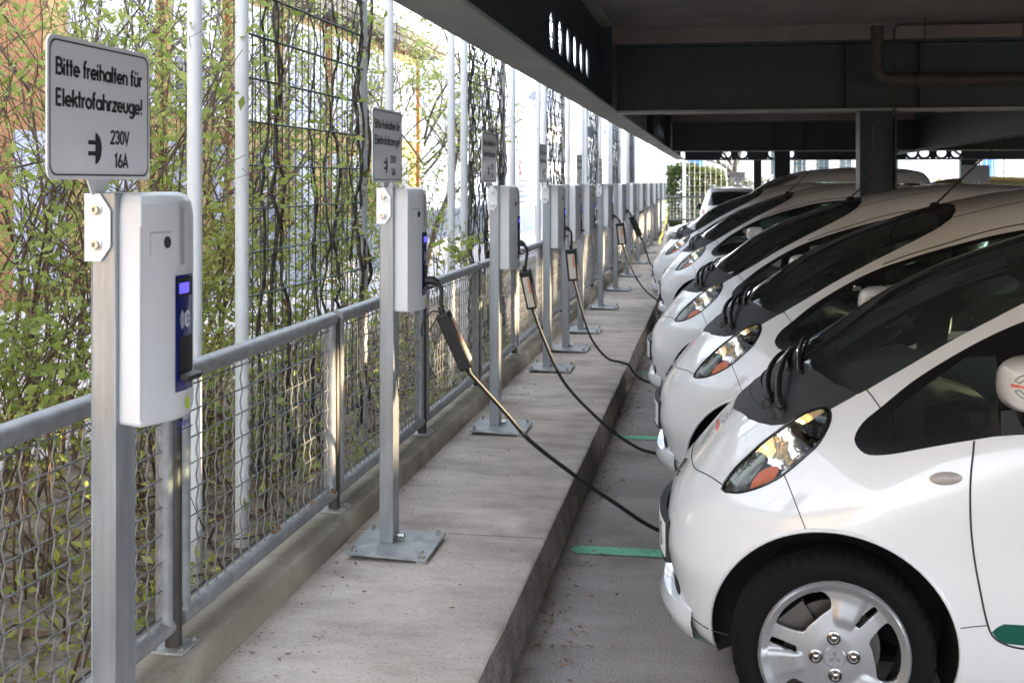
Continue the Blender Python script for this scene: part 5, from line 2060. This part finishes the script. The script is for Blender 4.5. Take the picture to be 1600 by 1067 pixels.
for yy in (.3, 5.3):
    MB().box(-.05, -.01, yy, yy + .06, 0, .95).build('leg', M['grey_pole'], bs_)
# white hall beyond the end of the deck
wh = thing('white_hall', (-2.2, 47, 0), 'long white hall with blue stripes closing the view beyond the parking deck', 'building')
MB().box(0, 34, 0, 12, 0, 6.5).build('wall', M['white_wall'], wh)
for x in (1.15, 11.9, 24):
    MB().box(x, x + .55, -.04, 0, 0, 6.4).build('blue_stripe', M['bluestripe'], wh)
for i in range(6):
    MB().box(4.3 + .85 * i, 4.75 + .85 * i, -.03, 0, 1.9, 4.2).build('window', M['glazing'], wh)
# unseen block added beyond the drive lane to screen the low horizon
ob_ = thing('horizon_screen_block', (42, 0, 0), 'added unseen pale block across the drive lane, screening the low sky', 'building')
MB().box(0, 10, -40, 70, 0, 5.75).build('wall', M['white_wall'], ob_)
for i in range(14):
    MB().box(-.03, 0, -30 + i * 6, -27 + i * 6, 1.2, 3.2).build('window', M['glazing'], ob_)

# ------------------------------------------------------------------ far end: fence, gate, hedges
def wire_fence(x0, x1, y, label):
    t = thing('wire_fence', (x0, y, 0), label, 'fence')
    w = MB()
    W = x1 - x0
    for i in range(int(W / .16) + 1):
        w.tube([(i * .16, 0, .06), (i * .16, 0, 2.35)], .005, 4, cap=False)
    for i in range(12):
        w.tube([(0, 0, .1 + i * .2), (W, 0, .1 + i * .2)], .005, 4, cap=False)
    w.build('wire_grid', M['fence_wire'], t, fix=False)
    for i in range(int(W / 3.1) + 1):
        MB().lathe([(.045, 0), (.045, 2.6)], (i * 3.1, 0, 0), 'z', 12).build('fence_post', M['white_pole'], t, smooth=50)
    return t


wire_fence(-.95, 16, 37.0, 'tall pale wire mesh fence across the far end of the deck')
gt = thing('metal_gate', (-1.43, 35.9, 0), 'grey framed mesh gate at the far end of the walkway', 'gate')
f = MB()
f.tube([(0, 0, .5), (0, 0, 1.17), (1.9, 0, 1.17), (1.9, 0, .5)], .032, 8, closed=True)
f.build('gate_frame', M['gate'], gt)
w = MB()
for i in range(1, 19):
    w.tube([(i * .1, 0, .5), (i * .1, 0, 1.17)], .004, 4, cap=False)
for i in range(1, 7):
    w.tube([(0, 0, .5 + i * .095), (1.9, 0, .5 + i * .095)], .004, 4, cap=False)
w.build('wire_grid', M['fence_wire'], gt, fix=False)
for x in (0, 1.9):
    MB().box(x - .03, x + .03, -.03, .03, 0, .5).build('gate_post', M['gate'], gt)


def leaf_quads(rng, P, s0, s1, up=.3):
    """folded leaf shapes at points P"""
    n = len(P)
    d = rng.normal(size=(n, 3))
    d[:, 2] = d[:, 2] * .6 + up
    d /= np.linalg.norm(d, axis=1)[:, None]
    e = np.cross(d, rng.normal(size=(n, 3)))
    e /= np.linalg.norm(e, axis=1)[:, None] + 1e-9
    nn = np.cross(d, e)
    s = rng.uniform(s0, s1, n)[:, None]
    base = P
    l = base + d * s * .45 + e * s * .24 + nn * s * .06
    r = base + d * s * .45 - e * s * .24 + nn * s * .06
    tip = base + d * s + nn * s * -.08
    V = np.stack([base, l, tip, r], 1).reshape(-1, 3)
    F = [(4 * i, 4 * i + 1, 4 * i + 2, 4 * i + 3) for i in range(n)]
    return V, F


def hedge(name, x0, x1, y0, y1, z1, n, label, m='hedge', s=(.10, .2), seed=1, round_=0.0):
    rng = np.random.default_rng(seed)
    t = thing(name, ((x0 + x1) / 2, (y0 + y1) / 2, 0), label, 'hedge')
    P = rng.uniform(-1, 1, (n, 3))
    k = rng.integers(0, 3, n)
    sg = np.sign(rng.uniform(-1, 1, n))
    P[np.arange(n), k] = sg * rng.uniform(.75, 1.03, n)
    if round_:
        L = np.linalg.norm(P, axis=1)
        P = P * (1 - round_) + P / L[:, None] * round_ * 1.15
    C = np.array([0, 0, z1 / 2])
    P = P * np.array([(x1 - x0) / 2, (y1 - y0) / 2, z1 / 2]) + C
    V, F = leaf_quads(rng, P, *s)
    nmesh('foliage', V, F, M[m], t, smooth=False)
    st = MB()
    r = random.Random(seed)
    for i in range(max(3, int((x1 - x0) * 3))):
        x = r.uniform(-(x1 - x0) * .42, (x1 - x0) * .42)
        st.tube([(x, r.uniform(-.1, .1), 0), (x + r.uniform(-.1, .1), r.uniform(-.1, .1), z1 * .8)], .02, 5)
    st.build('stems', M['bark_brown'], t)
    return t


hedge('clipped_hedge', -1.5, -.5, 39, 40.2, 2.15, 5000, 'rounded dark green clipped shrub beyond the gate', seed=2, round_=.35)
hedge('clipped_hedge', -.75, .25, 39.4, 40.4, 2.0, 4500, 'yellow green clipped shrub beside the rounded dark one', 'hedge_yellow', seed=3, round_=.35)
hedge('thin_hedge', .3, 24, 39.6, 40.3, 1.68, 9000, 'long sparse brown and green hedge before the white hall', 'thin', (.10, .2), seed=4)
hedge('clipped_hedge', 8.2, 9.6, 38.2, 39.3, 1.55, 4000, 'bright green round shrub at the right end of the sparse hedge', 'hedge_yellow', seed=9, round_=.6)
lawn = MB()
rr_ = np.random.default_rng(5)
P = np.stack([rr_.uniform(-3, 8, 9000), rr_.uniform(37.3, 46.5, 9000), np.zeros(9000)], -1)
V, F = leaf_quads(rr_, P, .08, .2, up=1.2)
o = nmesh('grass', V, F, M['leaf'], None, smooth=False)
tag(o, 'green lawn beyond the far fence', 'grass', kind='stuff')


# ------------------------------------------------------------------ trees and shrubs of the garden
def branchy(name, loc, h, spread, n_stem, n_leaf, label, cat, leafm, seed, lsize=(.03, .065), heads=0, stem_r=.02, trunk=False, lo=.12, group=None, bark='bark_brown', xmax=-1.78):
    rng = np.random.default_rng(seed)
    r = random.Random(seed)
    t = thing(name, loc, label, cat, group)
    mb = MB()
    tips = []

    def grow(p, d, L, rad, lev):
        n = 5
        pts = [Vector(p)]
        d = Vector(d).normalized()
        for i in range(n):
            d = (d + Vector((r.gauss(0, .16), r.gauss(0, .16), r.gauss(.03, .1)))).normalized()
            pts.append(pts[-1] + d * (L / n))
        if pts[-1].z < .1 or max(q.x for q in pts) + loc[0] > xmax:
            return
        mb.tube(pts, [max(rad * (1 - .65 * i / n), .0014) for i in range(n + 1)], 6 if lev == 0 else (5 if lev == 1 else 3), cap=False)
        if lev >= 1:
            for i in range(1, n + 1):
                tips.append((np.array(pts[i]), np.array(d)))
        if lev < 3:
            m = {0: 5, 1: 3, 2: 2}[lev]
            for k in range(m):
                f = r.uniform(.25 if lev else .3, 1)
                i = min(int(f * n), n - 1)
                q = pts[i].lerp(pts[i + 1], f * n - i)
                a = r.uniform(0, 2 * math.pi)
                nd = (d * r.uniform(.4, .9) + Vector((math.cos(a), math.sin(a), r.uniform(-.1, .6))) * r.uniform(.5, .95))
                grow(q, nd, L * r.uniform(.34, .55), rad * .42, lev + 1)
    if trunk:
        grow((0, 0, 0), (0, 0, 1), h * .95, stem_r, 0)
        for k in range(n_stem):
            a = r.uniform(0, 6.283)
            grow((0, 0, h * r.uniform(.25, .6)), (math.cos(a), math.sin(a), .9), h * .5, stem_r * .5, 0)
    else:
        for k in range(n_stem):
            a = 2 * math.pi * k / n_stem + r.uniform(-.4, .4)
            e = r.uniform(.1, 1) * spread
            grow((math.cos(a) * .12 * e - .05, math.sin(a) * .16 * e, 0), (min(math.cos(a), .25) * e * .5, math.sin(a) * e * .5, 1), h * r.uniform(.7, 1.05), stem_r * r.uniform(.6, 1.1), 0)
    mb.build('trunk' if trunk else 'stems', M[bark], t, smooth=80, fix=False)
    T = np.array([a for a, _ in tips])
    T = T[T[:, 2] > lo * h]
    idx = rng.integers(0, len(T), n_leaf)
    P = T[idx] + rng.normal(size=(n_leaf, 3)) * np.array([.045, .045, .04]) * (1 + h / 6)
    V, F = leaf_quads(rng, P, *lsize)
    nmesh('crown' if trunk else 'leaves', V, F, M[leafm], t, smooth=False)
    if heads:
        hm = MB()
        for k in range(heads):
            c = Vector(T[r.randrange(len(T))].tolist())
            for j in range(9):
                v = Vector((r.gauss(0, 1), r.gauss(0, 1), r.gauss(0, 1))).normalized()
                s = r.uniform(.008, .018)
                q = c + v * s
                u = v.orthogonal().normalized() * .006
                hm.add([q + u, q - u, q + v * .012 + v.cross(u)], [(0, 1, 2)])
        tag(hm.build('seed_heads', M['seedhead'], t), kind='stuff')
    return t


SH = [((-3.05, 4.1, 0), 3.0, .95, 9, 2000, 'leafy spring shrub at the left edge, nearest behind the railing', 21, 26, .026),
      ((-3.5, 5.6, 0), 3.1, .95, 9, 1900, 'bushy shrub behind the nearest notice sign, thick brown stems', 22, 30, .028),
      ((-2.75, 5.7, 0), 2.3, .8, 7, 1500, 'low shrub at the foot of the first white pole', 27, 14, .016),
      ((-3.2, 7.3, 0), 2.9, .85, 7, 1200, 'shrub behind the first wire trellis with many seed heads', 23, 30, .024),
      ((-3.7, 7.9, 0), 3.9, .9, 7, 1500, 'taller shrub further back at the upper left corner', 24, 30, .03),
      ((-3.6, 9.8, 0), 3.4, .9, 8, 1600, 'loose shrub between the first trellis and the ochre building', 25, 16, .022),
      ((-2.8, 9.0, 0), 1.9, .7, 7, 1300, 'low leafy shrub behind the second railing post', 26, 8, .014),
      ((-3.2, 12.3, 0), 2.4, .85, 7, 1300, 'low yellow green shrub left of the third charging post', 28, 6, .016),
      ((-3.6, 15.6, 0), 2.2, .8, 6, 900, 'small shrub before the blue grey wall', 29, 4, .014),
      ((-2.9, 2.6, 0), 1.9, .9, 8, 1200, 'dense low stems at the lower left corner behind the railing', 30, 8, .022)]
SH += [((-2.5, 3.0, 0), 1.0, 1.2, 12, 900, 'low twiggy undergrowth showing through the lower left mesh', 81, 4, .012),
       ((-2.55, 5.3, 0), .9, 1.2, 12, 900, 'small twiggy undergrowth plant at the foot of the second white pole', 82, 3, .010),
       ((-2.6, 6.2, 0), 1.0, 1.2, 12, 1000, 'small undergrowth plant showing through the mesh before the second railing support', 83, 3, .010),
       ((-3.3, 4.9, 0), 1.5, 1.2, 12, 1200, 'tangled thin twigs of undergrowth between the two nearest white poles', 84, 6, .014),
       ((-2.5, 7.6, 0), .9, 1.2, 11, 900, 'small undergrowth plant behind the second charging post', 85, 3, .010),
       ((-3.2, 3.4, 0), 1.7, 1.1, 12, 900, 'tangled bare twigs of undergrowth behind the lower left mesh', 86, 6, .020),
       ((-3.0, 6.6, 0), 1.5, .9, 9, 2000, 'dense yellow green undergrowth at the foot of the first wire trellis', 31, 4, .012),
       ((-3.4, 8.4, 0), 1.7, .95, 9, 2000, 'yellow green undergrowth between the first trellis and the low wall', 32, 4, .012),
       ((-3.0, 10.7, 0), 1.6, .9, 8, 1500, 'leafy undergrowth at the foot of the second wire trellis', 33, 4, .012),
       ((-2.6, 4.3, 0), 1.2, .8, 9, 1300, 'low leafy undergrowth behind the nearest railing post', 34, 3, .010),
       ((-3.7, 6.4, 0), 2.6, .95, 8, 2000, 'broad leafy shrub in the middle of the garden strip, behind the first white pole', 35, 12, .02)]
for loc, h, sp, ns, nl, lab, sd, hd, sr in SH:
    branchy('garden_shrub', loc, h, sp, ns, int(nl * (.85 if 'undergrowth' in lab else .72)), lab, 'shrub', 'leaf_mixed' if 'yellow' in lab else 'leaf', sd, heads=hd, stem_r=sr * .62, lsize=(.032, .072), group='spring shrubs in the garden strip')
TR = [((-6.6, 17.5, 0), 5.2, 'leaf_yellow', 1600, 'young tree with yellow green leaves behind the second white pole', 41), ((-7.0, 22.0, 0), 5.0, 'blossom', 1500, 'pale blossoming tree left of the second trellis', 42),
      ((-5.0, 20.3, 0), 4.2, 'leaf_yellow', 1100, 'slender yellow green tree between two white poles', 43), ((-8.0, 30.0, 0), 6.2, 'blossom', 1700, 'pale tree near the end of the ochre building', 44),
      ((-5.4, 26.0, 0), 3.6, 'leaf_yellow', 800, 'small yellow green tree before the white board', 45)]
for loc, h, lm, nl, lab, sd in TR:
    branchy('young_tree', loc, h, 1, 5, nl, lab, 'tree', lm, sd, lsize=(.06, .13), stem_r=.05, trunk=True, group='young trees along the street', bark='trunk')
for loc, lab, sd in (((.45, 41.5, 0), 'bare tree trunk seen through the gap left of the dark column', 51), ((7.6, 37.8, 0), 'forked dark trunk at the right end beyond the deck', 52)):
    branchy('bare_tree', loc, 6.5, 1, 4, 300, lab, 'tree', 'leaf_yellow', sd, lsize=(.1, .2), stem_r=.13, trunk=True, bark='trunk', xmax=99)


# ------------------------------------------------------------------ climbing vines on the trellises
def vine(idx, y0, n, label, seed, leaves=0, heads=0, edge=6, th=1.0):
    r = random.Random(seed)
    rng = np.random.default_rng(seed)
    t = thing('climbing_vine', (XT, y0, 0), label, 'vine', 'climbing vines on the wire trellises')
    mb = MB()
    pts_all = []
    W = 1.88

    def stem(y, z0, z1, rad, wob, dy):
        pts = []
        z = z0
        ph = r.uniform(0, 6)
        yy = y
        while z < z1:
            yy += r.gauss(dy, .012)
            p = (math.sin(ph + z * 9) * .018 + r.gauss(0, .006), yy + math.sin(ph * 2 + z * 6.5) * wob + r.gauss(0, .006), z)
            pts.append(p)
            z += r.uniform(.05, .09)
        if len(pts) < 4: return
        c = cr(pts, 2)
        k = len(c)
        mb.tube(c, [rad * th * (1 - .45 * i / k) * r.uniform(.8, 1.25) for i in range(k)], 6, cap=False)
        pts_all.extend(pts)
    for i in range(n):
        y = .08 + (W - .16) * (i + r.uniform(.1, .9)) / n
        stem(y, .15 if r.random() < .75 else r.uniform(.6, 1.4), r.uniform(2.4, 4.4), r.uniform(.006, .015), r.uniform(.005, .016), r.uniform(-.004, .004))
    for i in range(edge):
        stem(W + r.uniform(-.05, .06), .15, r.uniform(3, 4.6), r.uniform(.006, .015), .024, r.uniform(-.002, .002))
    for i in range(n):
        y = r.uniform(.1, W - .1)
        z = r.uniform(.8, 3)
        stem(y, z, z + r.uniform(.5, 1.4), r.uniform(.0025, .005), .03, r.choice((-.03, .03, .015, -.015)))
    mb.build('stems', M['bark'], t, smooth=80, fix=False)
    A = np.array(pts_all)
    if leaves:
        P = A[rng.integers(0, len(A), leaves)] + rng.normal(size=(leaves, 3)) * .07
        V, F = leaf_quads(rng, P, .035, .08)
        nmesh('leaves', V, F, M['leaf'], t, smooth=False)
    if heads:
        hm = MB()
        for k in range(heads):
            c = Vector(A[r.randrange(len(A))].tolist()) + Vector((.03, 0, 0))
            for j in range(10):
                v = Vector((r.gauss(0, 1), r.gauss(0, 1), r.gauss(0, 1))).normalized()
                q = c + v * r.uniform(.008, .022)
                u = v.orthogonal().normalized() * .008
                hm.add([q + u, q - u, q + v * .014 + v.cross(u)], [(0, 1, 2)])
        tag(hm.build('seed_heads', M['seedhead'], t), kind='stuff')


vine(0, 5.103, 7, 'nearest climbing vine, twisted bare stems with a few leaves and dry seed heads', 61, 420, 70, 4)
vine(1, 9.923, 15, 'thick dark climbing vine on the second trellis behind the third notice sign', 62, 90, 12, 6, .8)
vine(2, 14.743, 13, 'climbing vine on the third trellis, thin tangled stems', 63, 40, 6, 5, .7)
for k in range(3, 6):
    vine(k, 5.103 + 4.82 * k, 11, 'climbing vine on the %s trellis, far down the row' % order[k], 64 + k, 30, 0, 4, .65)
sp = branchy('hanging_sprig', (-1.62, 7.72, .95), .34, 1.2, 5, 60, 'green leafy sprig spilling over the rail', 'plant', 'leaf', 77, lsize=(.05, .09), stem_r=.003, lo=-.5, xmax=5)

# ------------------------------------------------------------------ litter
def litter(name, n, region, size, label, seed):
    rng = np.random.default_rng(seed)
    P = region(rng, n)
    V, F = leaf_quads(rng, P, *size, up=0)
    V[:, 2] = P.repeat(4, 0)[:, 2] + np.abs(V[:, 2] - P.repeat(4, 0)[:, 2]) * .35 + .002
    o = nmesh(name, V, F, M['dry_leaf'], None, smooth=False)
    tag(o, label, 'dry leaves', kind='stuff')


def kerb_region(rng, n):
    y = rng.uniform(1.5, 18, n)
    x = -.655 + np.abs(rng.normal(0, .10, n)) * (.4 + rng.uniform(0, 1, n))
    return np.stack([x, y, np.full(n, .002)], -1)


def walk_region(rng, n):
    y = rng.uniform(2, 16, n)
    x = -1.46 + np.abs(rng.normal(0, .14, n)) + (rng.uniform(0, 1, n) < .15) * rng.uniform(0, .6, n)
    return np.stack([np.minimum(x, -.72), y, np.full(n, .172)], -1)


litter('leaf_litter', 1700, kerb_region, (.010, .040), 'small brown dry leaves and crumbs along the foot of the kerb', 91)
litter('leaf_litter', 1000, walk_region, (.007, .030), 'scattered dry leaf crumbs on the concrete walkway', 92)


def soil_region(rng, n):
    return np.stack([rng.uniform(-6, -1.75, n), rng.uniform(1, 16, n), np.zeros(n)], -1)


litter('leaf_litter', 5000, soil_region, (.03, .09), 'brown dry leaves covering the garden soil behind the railing', 93)
# low ground cover over the planting bed: fresh shoots, fallen twigs
rg = np.random.default_rng(95)
n = 7000
P = np.stack([-1.8 - np.abs(rg.normal(0, .9, n)), rg.uniform(1.2, 13, n), rg.exponential(.10, n)], -1)
cl_ = np.sin(P[:, 0] * 4.1 + 1.3) * np.sin(P[:, 1] * 2.7) + rg.normal(0, .35, n)
P = P[(cl_ > -.1) & (P[:, 0] > -3.9)]
V, F = leaf_quads(rg, P, .025, .065, up=.5)
tag(nmesh('ground_cover', V, F, M['leaf_mixed'], None, smooth=False), 'low fresh green ground cover on the planting bed behind the railing', 'ground cover', kind='stuff')
tw = MB()
rt = random.Random(96)
for i in range(420):
    x, y = -1.85 - abs(rt.gauss(0, .8)), rt.uniform(1.2, 12)
    if x < -3.9: continue
    a, e, L = rt.uniform(0, 6.28), rt.uniform(.0, 1.3), rt.uniform(.2, .7)
    z = rt.uniform(.0, .06)
    p0 = Vector((x, y, z))
    p1 = p0 + Vector((math.cos(a) * math.cos(e), math.sin(a) * math.cos(e), math.sin(e))) * L
    if max(p1.x, x) > -1.76: continue
    tw.tube([p0, p0.lerp(p1, .5) + Vector((rt.gauss(0, .02), rt.gauss(0, .02), 0)), p1], [rt.uniform(.003, .007), .004, .002], 4, cap=False)
tag(tw.build('twig_litter', M['bark_brown'], smooth=80, fix=False), 'dry brown twigs lying and standing in the planting bed', 'twigs', kind='stuff')
cl = MB()
rr2 = random.Random(12)
for (y, dx) in ((4.05, .0), (4.42, .01), (4.60, .015)):
    c = Vector((-1.53 + dx, y, .385))
    for j in range(3):
        u = Vector((rr2.uniform(-1, 1), rr2.uniform(-1, 1), rr2.uniform(-.3, 1))).normalized() * rr2.uniform(.02, .035)
        v = u.cross(Vector((rr2.uniform(-1, 1), 1, rr2.uniform(-1, 1)))).normalized() * .012
        cl.add([c, c + u * .5 + v, c + u, c + u * .5 - v], [(0, 1, 2, 3)])
tag(cl.build('curled_leaves', M['dry_leaf']), 'curled dry leaves caught on the bottom rail before the second post', 'dry leaves', kind='stuff')
